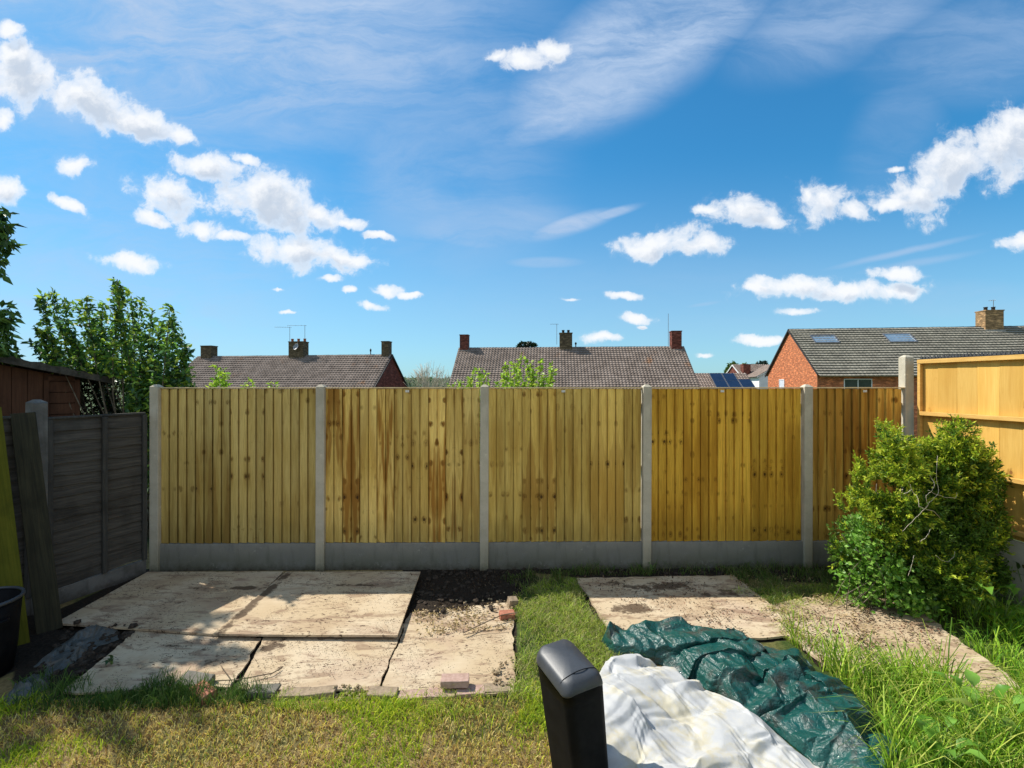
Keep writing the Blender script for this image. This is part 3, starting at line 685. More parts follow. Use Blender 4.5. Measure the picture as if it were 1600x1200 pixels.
# ------------------------------------------------------------------ leaf, grass and litter generators
def quads_leaf(P, D, Nn, L, W, cols, fold=.25):
    """rhombus leaves: base P, direction D, side from Nn"""
    D = D/np.linalg.norm(D, axis=1, keepdims=True)
    S = np.cross(D, Nn); S /= np.linalg.norm(S, axis=1, keepdims=True)+1e-9; U = np.cross(S, D)
    L = L[:, None]; W = W[:, None]
    v0 = P; v1 = P + D*L*.45 + S*W*.5 + U*W*fold; v2 = P + D*L; v3 = P + D*L*.45 - S*W*.5 + U*W*fold
    n = len(P); V = np.stack([v0, v1, v2, v3], 1).reshape(-1, 3)
    b = np.arange(n)[:, None]*4
    Fc = np.concatenate([b+np.array([[0,1,2]]), b+np.array([[0,2,3]])])
    return V, Fc, np.repeat(cols, 4, 0)
def rdir(n, up=0.0):
    d = RNG.normal(size=(n, 3)); d /= np.linalg.norm(d, axis=1, keepdims=True); d[:, 2] += up
    return d/np.linalg.norm(d, axis=1, keepdims=True)
def palette(n, cols, var=.18):
    cols = np.array(cols); i = RNG.integers(0, len(cols), n); return np.clip(cols[i]*(1+RNG.normal(size=(n, 1))*var), 0.004, 1)
def blades(name, X, Y, Z, H, W, bend, cols, mat, **k):
    n = len(X); az = RNG.uniform(0, 2*np.pi, n); la = RNG.uniform(0, 2*np.pi, n); bd = bend*H*RNG.uniform(.3, 1.2, n)
    S = np.stack([np.cos(az), np.sin(az), 0*az], 1)*W[:, None]*.5; B = np.stack([np.cos(la)*bd, np.sin(la)*bd, 0*la], 1)
    P = np.stack([X, Y, Z], 1); up = np.array([[0, 0, 1.]])
    m1 = P + up*(H*.5)[:, None] + B*.22; m2 = P + up*(H*.85)[:, None] + B*.62; t = P + up*(H*np.clip(1-.35*bd/H, .4, 1))[:, None] + B*1.15
    V = np.stack([P-S, P+S, m1-S*.9, m1+S*.9, m2-S*.6, m2+S*.6, t], 1).reshape(-1, 3)
    b = (np.arange(n)*7)[:, None]
    Fc = (b+np.array([[0,1,3,2]])).tolist() + (b+np.array([[2,3,5,4]])).tolist() + (b+np.array([[4,5,6]])).tolist()
    return mesh(name, V, Fc, mat, cols=np.repeat(cols, 7, 0), **k)
def sample_poly(poly, n, edge=None):
    p = np.array(poly); lo, hi = p.min(0), p.max(0); out = []
    c = 0
    while c < n:
        q = RNG.uniform(lo, hi, (n*2, 2)); q = q[inside(poly, q[:, 0], q[:, 1])]; out.append(q); c += len(q)
    return np.concatenate(out)[:n]
def off_boards(q, margin=0.0, keep=0.0):
    k = np.ones(len(q), bool)
    for p in BPOLY:
        ins = inside(p, q[:, 0], q[:, 1]); d = dist_poly(p, q[:, 0], q[:, 1])
        bad = ins & (d > margin*RNG.uniform(.2, 1, len(q)))
        k &= ~(bad & (RNG.random(len(q)) >= keep))
    return q[k]
def gz(q): return ground_z(q[:, 0], q[:, 1]) - .004
STUFF = []
# dry lawn in front
lawn = px_poly([(-700,1180),(40,1095),(300,1096),(560,1100),(800,1092),(850,1060),(900,1200),(1250,1700),(-700,1800)])
def lawn_blades():
    q = off_boards(sample_poly(lawn, 64000)); n = len(q)
    g = fbm(q[:, 0], q[:, 1], 1.5, 21, 3); edge = np.clip(1-dist_poly([gp(-700,1098), gp(300,1096), gp(800,1092), gp(860,1120), gp(300,1098)], q[:, 0], q[:, 1])/.25, 0, 1)
    gf = np.clip((g-.52)*7 + edge*1.0 + np.clip((q[:, 0]-.1)*.5, 0, .3), 0, 1)
    isg = RNG.random(n) < gf*.85 + .07
    cols = np.where(isg[:, None], palette(n, [(.33,.46,.025),(.44,.54,.035),(.20,.32,.02),(.56,.58,.05)]), palette(n, [(.78,.60,.17),(.56,.37,.11),(.88,.70,.28),(.26,.15,.06),(.74,.64,.13),(.18,.12,.05)]))
    H = np.where(isg, RNG.uniform(.025, .065, n)*(1+edge*.5), RNG.uniform(.014, .046, n)); W = RNG.uniform(.0028, .0068, n)
    return q, H, W, cols
q, H, W, c = lawn_blades()
o = blades('lawn_grass', q[:, 0], q[:, 1], gz(q), H, W, 1.0, c, M['straw']); tag(o, 'short straw-yellow and green lawn in the foreground', 'grass', kind='stuff')
def tuft_field(name, polys, n, hl, hh, wl, wh, pal, label, bend=.7, margin=.05, keep=0.0, clump=3.0, mat='grass', mod=None):
    Q = []
    area = [abs(sum(p[i][0]*p[(i+1) % len(p)][1]-p[(i+1) % len(p)][0]*p[i][1] for i in range(len(p))))/2 for p in polys]
    for p, a in zip(polys, area): Q.append(sample_poly(p, max(20, int(n*a/sum(area)))))
    q = np.concatenate(Q); d = fbm(q[:, 0], q[:, 1], clump, len(name), 3)
    q = q[RNG.random(len(q)) < np.clip((d-.30)*3.2, .08, 1)]; q = off_boards(q, margin, keep); m = len(q)
    hmod = .55 + .9*np.clip((fbm(q[:, 0], q[:, 1], clump*1.3, 50+len(name), 2)-.3)*2, 0, 1)
    H = RNG.uniform(hl, hh, m)*hmod
    if mod is not None: H *= mod(q)
    o = blades(name, q[:, 0], q[:, 1], gz(q), H, RNG.uniform(wl, wh, m), bend, palette(m, pal), M[mat])
    return tag(o, label, 'grass', kind='stuff')
G_MID = [(.21,.36,.025),(.30,.45,.035),(.40,.51,.05),(.50,.54,.10)]
tuft_field('middle_grass', [px_poly([(800,935),(840,915),(903,906),(950,990),(1010,1045),(930,1060),(870,1060),(850,1100),(795,1095),(812,1000)])], 17000, .03, .085, .003, .006, G_MID+[(.46,.43,.18),(.40,.36,.15),(.22,.25,.08)], 'matted grass strip between the two groups of boards', 1.3)
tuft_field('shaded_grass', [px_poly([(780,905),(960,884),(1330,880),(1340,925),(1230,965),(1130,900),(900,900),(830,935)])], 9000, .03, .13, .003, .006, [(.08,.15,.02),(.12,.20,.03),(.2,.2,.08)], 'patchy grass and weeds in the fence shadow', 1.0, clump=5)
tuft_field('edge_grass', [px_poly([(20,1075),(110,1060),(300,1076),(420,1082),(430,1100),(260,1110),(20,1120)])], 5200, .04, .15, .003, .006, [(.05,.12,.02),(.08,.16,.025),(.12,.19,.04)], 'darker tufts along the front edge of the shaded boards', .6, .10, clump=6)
tuft_field('brick_edge_grass', [px_poly([(420,1084),(850,1080),(880,1130),(430,1112)])], 4200, .02, .075, .0025, .005, G_MID, 'green tufts along the brick edging', .9, .05, clump=6)
longmod = lambda q: np.clip((q[:, 0]-.9)*.9, .35, 1.0)
tuft_field('long_grass', [px_poly([(1195,965),(1290,1000),(1340,1062),(1440,1056),(1560,1090),(1640,1110),(2200,1400),(2200,2000),(1390,2000),(1385,1195),(1340,1110),(1270,1040)])], 16500, .13, .34, .005, .0095, [(.19,.37,.025),(.29,.48,.035),(.42,.57,.06),(.11,.23,.02),(.54,.58,.12)], 'long bright green grass right of the tarpaulin', .9, .12, .02, clump=2.6, mod=longmod)
tuft_field('verge_grass', [px_poly([(1400,930),(1500,905),(1800,900),(2100,1180),(1650,1112),(1560,1048),(1440,962)])], 10000, .10, .28, .005, .0095, [(.18,.40,.025),(.27,.50,.035),(.38,.57,.05),(.10,.24,.025)], 'lush grass between the long board and the golden fence', 1.0, .06, clump=2.6)
tuft_field('patch_grass', [px_poly([(1120,925),(1345,912),(1310,950),(1225,985),(1300,1030),(1240,1010),(1180,960)])], 8000, .02, .085, .003, .005, G_MID+[(.4,.36,.14)], 'trodden grass between the two right-hand boards', 1.3, .6, .2, clump=4)
# soil litter
def flakes(name, polys, n, s0, s1, pal, label, zoff=.004, flat=.35, mat='straw'):
    q = np.concatenate([sample_poly(p, n//len(polys)) for p in polys]); d = fbm(q[:, 0], q[:, 1], 4, 60+len(name), 3)
    q = q[RNG.random(len(q)) < np.clip((d-.42)*6, .05, 1)]; m = len(q)
    z = np.maximum(ground_z(q[:, 0], q[:, 1]), -.01)
    for b in BOARDS.values():
        i = inside(b['w'], q[:, 0], q[:, 1]); z = np.where(i, np.maximum(z, b['z']+.010), z)
    P = np.stack([q[:, 0], q[:, 1], z+zoff], 1); D = rdir(m); D[:, 2] *= flat; Nn = rdir(m); Nn[:, 2] = np.abs(Nn[:, 2])+1.2
    V, Fc, cc = quads_leaf(P, D, Nn, RNG.uniform(s0, s1, m), RNG.uniform(s0, s1, m)*.5, palette(m, pal))
    return tag(mesh(name, V, Fc, M[mat], cols=cc), label, 'debris', kind='stuff')
DIRT = [(.05,.033,.02),(.09,.06,.035),(.03,.02,.014)]
flakes('soil_crumbs', SOIL[:1]+SOIL[2:3], 9000, .008, .035, DIRT+[(.12,.09,.06)], 'crumbs of dark soil by the fence foot', 0, 1)
flakes('board_crumbs', [BOARDS[k]['w'] for k in 'ABCDE'], 9000, .003, .016, DIRT, 'specks of soil scattered over the left boards')
flakes('bark_litter', [BOARDS[k]['w'] for k in 'FGH'], 6500, .006, .036, DIRT+[(.25,.14,.09),(.3,.22,.13),(.2,.1,.07)], 'bark and leaf litter over the right-hand boards')
flakes('straw_litter', [PATCH_GREEN[1], px_poly([(646,958),(800,940),(800,985),(640,1000)]), BOARDS['H']['w']], 3000, .01, .045, [(.5,.4,.2),(.4,.3,.15),(.3,.22,.1)], 'dry straw litter on boards and trodden grass')
# clods of soil along the edge of board E and by the fence
def clods(name, polys, n, r0, r1, mat, label):
    V = []; Fc = []
    for p in polys:
        for q in sample_poly(p, n//len(polys)):
            r = random.uniform(r0, r1); bm = bmesh.new(); bmesh.ops.create_icosphere(bm, subdivisions=1, radius=r)
            o = len(V)
            z = 0.0
            for b in BOARDS.values():
                if inside(b['w'], np.array([q[0]]), np.array([q[1]]))[0]: z = b['z']+.012
            for v in bm.verts:
                k = random.uniform(.7, 1.25); V.append((q[0]+v.co.x*k, q[1]+v.co.y*k*1.1, z+r*.25+v.co.z*k*.7))
            Fc += [[o+v.index for v in f.verts] for f in bm.faces]; bm.free()
    return tag(mesh(name, V, Fc, M[mat], cols=None), label, 'soil', kind='stuff')
M['clod'] = mottled('soil_clod', (.022,.016,.011), (.06,.043,.03), 40, .95, .6, .004)
M['sandy_clod'] = mottled('sandy_clod', (.22,.16,.09), (.36,.28,.17), 40, .95, .6, .004)
clods('soil_clods', [px_poly([(650,892),(800,890),(820,915),(790,955),(650,962)]), px_poly([(800,889),(1330,880),(1320,900),(900,897)]), px_poly([(100,980),(215,985),(120,1060),(60,1050)])], 420, .008, .035, 'clod', 'dark soil clods on the bare bed')
clods('sandy_clods', [px_poly([(648,945),(800,925),(815,965),(650,975)]), px_poly([(520,1076),(580,1078),(575,1096),(525,1096)]), px_poly([(780,1030),(815,1030),(810,1075),(760,1078)])], 170, .004, .016, 'sandy_clod', 'sandy soil clods along the edge of the front boards')
def sticks(name, segs, label, rad=.004):
    b = BM()
    for pts in segs: b.tube([(*gp(x, y, z), z) for x, y, z in pts], rad)
    return tag(b.done(name, M['stick']), label, 'stick')
sticks('stick', [[(724,989,.05),(755,974,.05),(784,961,.07),(808,957,.08)]], 'thin dark stick leaning off the soil onto the sandy board', .005)
sticks('stick', [[(724,992,.03),(760,986,.032),(790,982,.04)]], 'thin stick lying beside the longer one on the sandy board', .003)
sticks('stick', [[(330,1064,.03),(372,1062,.05),(425,1052,.04),(440,1044,.035)]], 'crooked dark twig by the dark stone', .004)
sticks('stick', [[(345,1040,.03),(360,1060,.035),(352,1085,.03)]], 'short twig crossing the edge of the boards', .003)

# ------------------------------------------------------------------ bricks and stones
def brick(px, py, rz, mat, label, z=0.0, size=(.2,.1,.05), tilt=0.0, group=None, name='paving_brick'):
    x, y = gp(px, py, z); b = BM(); l, w, h = (s/2 for s in size); rr = random.Random(px)
    b.box(-l, l, -w, w, 0, size[2], .004)
    bmesh.ops.subdivide_edges(b.bm, edges=[e for e in b.bm.edges if e.calc_length() > .04], cuts=2, use_grid_fill=True)
    for v in b.bm.verts: v.co += Vector((rr.uniform(-1,1), rr.uniform(-1,1), rr.uniform(-1,1)))*.0016
    o = b.done(name, M[mat]); o.location = (x, y, z); o.rotation_euler = (R(tilt), R(tilt*.5), R(rz)); return tag(o, label, 'brick', group)
BG = 'bricks edging the boards'
brick(711, 1069, 2, 'paver_pink', 'loose pinkish brick lying on top of the sandy board', .034, name='loose_brick')
brick(598, 1090, -2, 'paver_buff', 'grey-buff edging brick just right of the straw clump', -.012, group=BG, tilt=2)
brick(460, 1091, 3, 'paver_buff', 'buff edging brick between two others left of the straw clump', -.022, group=BG)
brick(502, 1089, 8, 'paver_buff', 'buff edging brick touching the straw clump', -.02, group=BG, tilt=-3)
brick(412, 1086, 4, 'stone_dark', 'darkened edging brick nearest the red one', -.018, group=BG)
brick(644, 1095, 6, 'paver_pink', 'sunken pink edging brick left of the loose brick', -.035, group=BG)
brick(690, 1092, 1, 'paver_pink', 'sunken pink edging brick directly below the loose brick', -.034, group=BG)
brick(735, 1088, 5, 'paver_pink', 'pink edging brick touching the lower right of the loose brick', -.028, group=BG)
brick(776, 1084, 4, 'paver_buff', 'last edging brick before the middle grass', -.03, group=BG)
brick(318, 1088, -32, 'paver_red', 'broken red brick lying in the grass by the dark stone', -.005, tilt=6, size=(.18,.1,.06), name='loose_brick')
brick(305, 1069, -6, 'stone_dark', 'dark flat stone above the red brick', .02, size=(.22,.13,.045), tilt=8, name='flat_stone')
brick(800, 945, 20, 'paver_buff', 'small buff rubble piece at the edge of the soil patch', .02, size=(.09,.08,.07), tilt=12, name='rubble_piece')
brick(792, 966, 12, 'paver_red', 'small dark red brick half under the grass edge', .005, size=(.14,.09,.06), tilt=5, name='rubble_piece')
brick(640, 1075, 30, 'stone_dark', 'tiny dark stone beside the edging bricks', .0, size=(.05,.04,.03), name='stone') if 0 else None

# ------------------------------------------------------------------ crumpled sheets
def strip(top, bot, nu, nv, hfun, amp, seed, zmin=.012, wob=.02, hf=1.0):
    """surface between two photo-traced outlines that lie on the ground"""
    def res(pts, n):
        p = np.array(pts, float); s = np.r_[0, np.cumsum(np.linalg.norm(np.diff(p, axis=0), axis=1))]; t = np.linspace(0, s[-1], n)
        return np.stack([np.interp(t, s, p[:, 0]), np.interp(t, s, p[:, 1])], 1)
    A = res([gp(*p) for p in top], nu); B = res([gp(*p) for p in bot], nu)
    w = np.linspace(0, 1, nv)[:, None, None]; P = A[None]*(1-w) + B[None]*w
    X, Y = P[..., 0].copy(), P[..., 1].copy(); U, W = np.meshgrid(np.linspace(0, 1, nu), np.linspace(0, 1, nv))
    X += (fbm(X, Y, 7, seed, 3)-.5)*wob*2; Y += (fbm(X+9, Y, 7, seed+2, 3)-.5)*wob*2
    env = hfun(U, W)
    def tri(f, ang, sd, warp=.35):
        t = f*(X*math.cos(ang)+Y*math.sin(ang)) + warp*f*(fbm(X, Y, 1.6, sd+30, 3)-.5)*1.6 + sd*.37
        return 1 - 4*np.abs(t - np.floor(t+.5))
    def saw(f, ang, sd):
        t = f*(X*math.cos(ang)+Y*math.sin(ang)) + f*(fbm(X, Y, 1.5, sd+40, 3)-.5)*.7 + sd*.29; t = t-np.floor(t)
        return 2*np.where(t < .9, t/.9, (1-t)/.1)-1
    def msk(s_, sd): return np.clip((vnoise(X, Y, s_, sd)-.25)*2.2, 0, 1)
    cr = .62*tri(1.3, .9, seed)*msk(1.5, seed) + .50*tri(2.1, -.5, seed+1)*msk(2.2, seed+1) + .28*tri(3.1, 2.1, seed+2)*msk(2.5, seed+2) + hf*.16*tri(4.7, .2, seed+3)*msk(3, seed+3) \
       + .55*saw(1.15, .35, seed+8)*msk(1.2, seed+8) + .40*saw(1.9, -.9, seed+9)*msk(1.9, seed+9) + hf*.13*tri(7.5, 1.3, seed+4, .2)*msk(4, seed+4) + hf*.10*tri(12, -.9, seed+5, .15)*msk(5, seed+5) + hf*.06*tri(21, .6, seed+6, .1)*msk(6, seed+6)
    Z = zmin + env + amp*np.clip(cr, -1.1, 1.6)*np.clip(env/.05+.25, 0, 1)
    X += amp*.40*tri(3.3, .3, seed+11); Y += amp*.40*tri(3.9, 1.7, seed+13)
    e = np.minimum(np.minimum(U, 1-U)*nu/8, np.minimum(W, 1-W)*nv/6); Z = np.maximum(Z, zmin)
    Z = np.where(e < 1, zmin + (Z-zmin)*np.clip(e, 0, 1)**.8, Z)
    V = np.stack([X, Y, Z], -1).reshape(-1, 3)
    ii = (np.arange(nv-1)[:, None]*nu + np.arange(nu-1)[None]).ravel(); Fc = np.stack([ii, ii+nu, ii+nu+1, ii+1], 1)
    return V, Fc
def cloth(name, V, Fc, mat, label, cat, th=.003):
    o = mesh(name, V, Fc, M[mat], smooth=True); m = o.modifiers.new('thickness', 'SOLIDIFY'); m.thickness = th; m.offset = -1
    return tag(o, label, cat)
sin = np.sin; pi = np.pi
# green tarpaulin
hg = lambda U, W: (.19*np.exp(-((U-.12)/.20)**2) + .15*np.exp(-((U-.45)/.25)**2) + .13*np.exp(-((U-.8)/.25)**2)) * np.clip(sin(pi*np.clip(W*.92+.06, 0, 1)), 0, 1)**.6
V, Fc = strip([(948,1010),(985,1003),(1030,998),(1085,1000),(1140,1008),(1190,1022),(1245,1046),(1300,1082),(1345,1120),(1385,1165),(1405,1215)],
              [(950,1022),(985,1030),(1030,1045),(1065,1062),(1110,1085),(1160,1112),(1215,1150),(1265,1185),(1300,1215),(1330,1235),(1350,1260)], 300, 110, hg, .115, 4)
cloth('green_tarpaulin', V, Fc, 'tarp_green', 'crumpled dark green tarpaulin heaped on the grass', 'tarpaulin')
hw = lambda U, W: (.19*np.exp(-((U-.12)/.25)**2) + .07*np.exp(-((U-.6)/.4)**2)) * np.clip(sin(pi*np.clip(W*.9+.07, 0, 1)), 0, 1)**.55
V, Fc = strip([(935,1048),(975,1042),(1020,1050),(1065,1066),(1110,1086),(1160,1114),(1210,1150),(1255,1185),(1300,1208),(1360,1240)],
              [(905,1200),(930,1260),(970,1330),(1010,1390),(1060,1400),(1120,1380),(1180,1350),(1240,1320),(1300,1300),(1370,1290)], 260, 150, hw, .066, 23, hf=.7)
cloth('white_sack', V, Fc, 'sack_white', 'crumpled white woven sack in front of the green tarpaulin', 'sack')
hp = lambda U, W: .05*sin(pi*U)*sin(pi*W)
V, Fc = strip([(60,1040),(90,1012),(120,992),(150,985),(178,990)], [(75,1060),(110,1045),(140,1022),(160,1010),(185,1000)], 80, 50, hp, .075, 31, hf=2.5)
cloth('polythene_scrap', V, Fc, 'poly_sheet', 'grubby crumpled polythene scrap beside the leaning planks', 'plastic sheet')
V, Fc = strip([(10,1085),(30,1068),(55,1058),(75,1060)], [(5,1110),(25,1100),(50,1090),(80,1075)], 60, 40, hp, .06, 36, hf=2.5)
cloth('polythene_scrap', V, Fc, 'poly_sheet', 'smaller polythene scrap at the foot of the tub', 'plastic sheet')

# ------------------------------------------------------------------ black plastic box (foreground)
def plastic_box():
    rt = empty('storage_box', (.338, 2.60, 0), R(27), 'dark grey plastic box with rounded lid standing beside the white sack', 'plastic box')
    W, D, H = .124, .165, .675
    def ring(z, w, d, cx, cy, r=.07, n=8):
        out = []
        for qx, qy, a0 in ((1,-1,-90),(1,1,0),(-1,1,90),(-1,-1,180)):
            for k in range(n+1):
                a = R(a0 + 90*k/n); out.append((cx+qx*(w-r)+r*math.cos(a), cy+qy*(d-r)+r*math.sin(a), z))
        return out
    def loft(rings, name, mat, capb=True):
        bm = bmesh.new(); R_ = [[bm.verts.new(p) for p in r] for r in rings]; n = len(R_[0])
        for i in range(len(R_)-1):
            for k in range(n): bm.faces.new((R_[i][k], R_[i][(k+1)%n], R_[i+1][(k+1)%n], R_[i+1][k]))
        bm.faces.new(R_[-1])
        if capb: bm.faces.new(R_[0][::-1])
        b = BM(); b.bm.free(); b.bm = bm; return b.done(name, M[mat], rt, smooth=True)
    def dome(x, y, rho):
        u, v = x/W, y/D; e = max(0, (rho-.80)/.20)
        return H + .056*(1-.85*u*u)*(1-.30*v*v) + .030*v - .028*e*e*e
    rs = []
    for z in np.linspace(.0, H-.05, 9):
        t = z/H; rs.append(ring(z, W*(.86+.14*t), D*(.90+.10*t), .045*(1-t), 0, .05))
    r = ring(0, W, D, 0, 0, .05); rs.append([(x, y, dome(x, y, 1.0)-.030) for x, y, _ in r]); r = ring(0, W-.006, D-.006, 0, 0, .046); rs.append([(x, y, dome(x, y, 1.0)-.022) for x, y, _ in r])
    loft(rs, 'body', 'black_plastic')
    rs = []
    r = ring(0, W-.004, D-.004, 0, 0, .048); rs.append([(x, y, dome(x, y, 1.0)-.019) for x, y, _ in r])
    for sc, dz in ((1.015, -.014), (1.02, -.004), (1.0, 0), (.97, 0), (.93, 0), (.88, 0), (.82, 0), (.75, 0), (.62, 0), (.45, 0), (.25, 0), (.06, 0)):
        r = ring(0, W*sc, D*sc, 0, 0, .05*max(sc, .1)); rs.append([(x, y, dome(x, y, sc)+dz) for x, y, _ in r])
    loft(rs, 'lid', 'dark_plastic')
    b = BM(); pts = []
    for k in range(17):
        u = -.93+1.86*k/16; x = u*W; y = -D*(.70-.10*u*u); pts.append((x, y, dome(x, y, max(abs(u), .70))+.0005))
    b.tube(pts, .0024, 5); b.done('seam', M['black_plastic'], rt)
    rt.rotation_euler = (R(-2), R(-2), R(27))
plastic_box()

# ------------------------------------------------------------------ tub and leaning planks
def tub():
    rt = empty('plastic_tub', (-4.03, 3.62, 0), 0, 'black round plastic tub at the left edge, before the planks', 'tub')
    b = BM(); b.lathe([(.19,.0),(.215,.2),(.228,.4),(.24,.55),(.232,.55),(.218,.38),(.205,.2),(.185,.02)], seg=40, closed=True); b.done('body', M['black_plastic'], rt, smooth=True)
    b = BM(); bm = b.bm
    ring = [(.247,.545),(.256,.556),(.252,.572),(.240,.574),(.231,.565)]
    rr = [[bm.verts.new((r*math.cos(k*pi/24), r*math.sin(k*pi/24), z)) for k in range(48)] for r, z in ring]
    for i in range(5):
        for k in range(48): bm.faces.new((rr[i][k], rr[i][(k+1)%48], rr[(i+1)%5][(k+1)%48], rr[(i+1)%5][k]))
    b.done('rim', M['dark_plastic'], rt, smooth=True)
    for a in (-20, 160):
        b = BM(); ca, sa = math.cos(R(a)), math.sin(R(a))
        b.tube([(ca*.235-sa*t, sa*.235+ca*t, .44+dz) if 0 else (ca*(.235+o_)-sa*t, sa*(.235+o_)+ca*t, .44) for t, o_, dz in ((-.07,0,0),(-.05,.03,0),(0,.045,0),(.05,.03,0),(.07,0,0))], .011, 8)
        b.done('handle', M['black_plastic'], rt, smooth=True)
tub()
def plank(name, p0, p1, w, th, mat, label, face=(1,-.35,0)):
    p0 = Vector(p0); p1 = Vector(p1); zz = (p1-p0).normalized(); f = Vector(face); f = (f - zz*f.dot(zz)).normalized(); s = f.cross(zz)
    L = (p1-p0).length; Mx = Matrix.Identity(4)
    for i in range(3): Mx[i][0] = s[i]; Mx[i][1] = -f[i]; Mx[i][2] = zz[i]; Mx[i][3] = p0[i]
    b = BM(); b.box(-w/2, w/2, 0, th, 0, L, .004); o = b.done(name, M[mat]); o.matrix_world = Mx; return tag(o, label, 'plank')
plank('timber_plank', (-4.13, 4.02, .0), (-4.63, 4.26, 1.99), .135, .03, 'green_plank', 'yellow-green painted plank leaning against the left fence', (.75,-.66,.1))
plank('timber_plank', (-4.10, 4.26, .0), (-4.585, 4.50, 1.93), .17, .03, 'dark_plank', 'dark weathered plank leaning behind the yellow-green one', (.75,-.66,.1))

#@@PART2
# ------------------------------------------------------------------ houses
def roof_slope(L, n, gauge, slope, amp, cw, seed, ov=.15, step=.07):
    """front slope from the ridge (y=0,z=0) down towards -y"""
    rr = np.random.default_rng(seed); cols = int(round((L+2*ov)/cw)); xs = []; off = []; tid = []
    for c in range(cols):
        for f_, a in ((0,0),(.12,.15),(.35,1.0),(.62,.9),(.86,.12)): xs.append(-ov+(c+f_)*cw); off.append(a*amp); tid.append(c)
    xs.append(-ov+cols*cw); off.append(0); tid.append(cols-1)
    xs = np.array(xs); off = np.array(off); tid = np.array(tid); m = len(xs)
    cy, sz = math.cos(slope), math.sin(slope); V = []; CO = []
    for k in range(n):
        tint = rr.uniform(.94, 1.05, cols+1)[tid]
        sag = .012*np.sin(xs*.7+k*.2) + rr.normal(0, .003, m)
        for s, h in ((k*gauge, off+sag), ((k+1)*gauge+.02, off+step+sag)):
            V.append(np.stack([xs, -s*cy - h*sz, -s*sz + h*cy], 1)); CO.append(np.stack([tint]*3, 1))
        V.append(np.stack([xs, -((k+1)*gauge+.02)*cy + 0*xs, -((k+1)*gauge+.02)*sz + 0*xs - .0], 1)); CO.append(np.stack([tint]*3, 1))
    V = np.concatenate(V); CO = np.concatenate(CO); Fc = []
    for r in range(n*3-1):
        if r % 3 == 2: continue
        b = r*m + np.arange(m-1); Fc.append(np.stack([b+m, b+m+1, b+1, b], 1))
    return V, np.concatenate(Fc), CO
def aerial(parent, x, y, z, h, ln, yaw, name='aerial', n=6):
    b = BM(); b.tube([(x, y, z), (x, y, z+h)], .022, 5)
    ca, sa = math.cos(yaw), math.sin(yaw)
    if ln:
        b.tube([(x-ca*.2, y-sa*.2, z+h-.05), (x+ca*ln, y+sa*ln, z+h-.02)], .014, 5)
        for k in range(n):
            t = ln*(k+.5)/n; e = .12-.06*k/n
            b.tube([(x+ca*t, y+sa*t-.0, z+h-.04-e), (x+ca*t, y+sa*t, z+h-.04+e)] if 0 else [(x+ca*t-sa*e*2, y+sa*t+ca*e*2, z+h-.03), (x+ca*t+sa*e*2, y+sa*t-ca*e*2, z+h-.03)], .009, 4)
    return b.done(name, M['grey_metal'], parent)
def chimney(parent, x, w, d, top, bot, mat, pots=0, flash=True, yc=0.0, cap=True):
    b = BM(); b.box(x-w/2, x+w/2, yc-d/2, yc+d/2, bot, top-.09, .004)
    b.box(x-w/2-.04, x+w/2+.04, yc-d/2-.04, yc+d/2+.04, top-.0875, top, .006)
    ch = b.done('chimney', M[mat], parent)
    if flash:
        b = BM(); b.box(x-w/2-.07, x+w/2+.07, yc-d/2-.12, yc-d/2-.003, bot+.02, bot+.20, .01); b.done('flashing', M['lead'], ch)
    for k in range(pots):
        px_ = x + (k-(pots-1)/2)*w*.42
        b = BM(); b.lathe([(.15,.0),(.13,.05),(.12,.24),(.15,.25),(.15,.30),(.11,.30)], (px_, yc, top+.002), 12, True); b.done('chimney_pot', M['pot_red'] if pots != 2 else M['dark_trim'], ch, True)
    return ch
def window(parent, x0, x1, z0, z1, y, div=1, mat='window_glass', facing='y', sill=True):
    """window on a wall plane; facing 'y': wall faces -y. 'x': wall faces -x (x0..x1 are y values then)"""
    def B(b, a0, a1, d0, d1, c0, c1):
        if facing == 'y': b.box(a0, a1, y-d1, y-d0, c0, c1, .004)
        else: b.box(y-d1, y-d0, a0, a1, c0, c1, .004)
    f = .06; b = BM()
    B(b, x0, x1, -.02, .05, z1-f, z1); B(b, x0, x1, -.02, .05, z0, z0+f)
    n = div
    for k in range(n+1):
        c = x0 + (x1-x0-f)*k/n; B(b, c, c+f, -.018, .048, z0+f+.002, z1-f-.002)
    w = b.done('window', M['white_frame'], parent)
    g = BM(); B(g, x0+.03, x1-.03, -.01, .015, z0+.03, z1-.03); g.done('pane', M[mat], w)
    if sill:
        s = BM(); B(s, x0-.05, x1+.05, -.02, .10, z0-.07, z0-.003); s.done('window_sill', M['white_frame'], w)
    return w
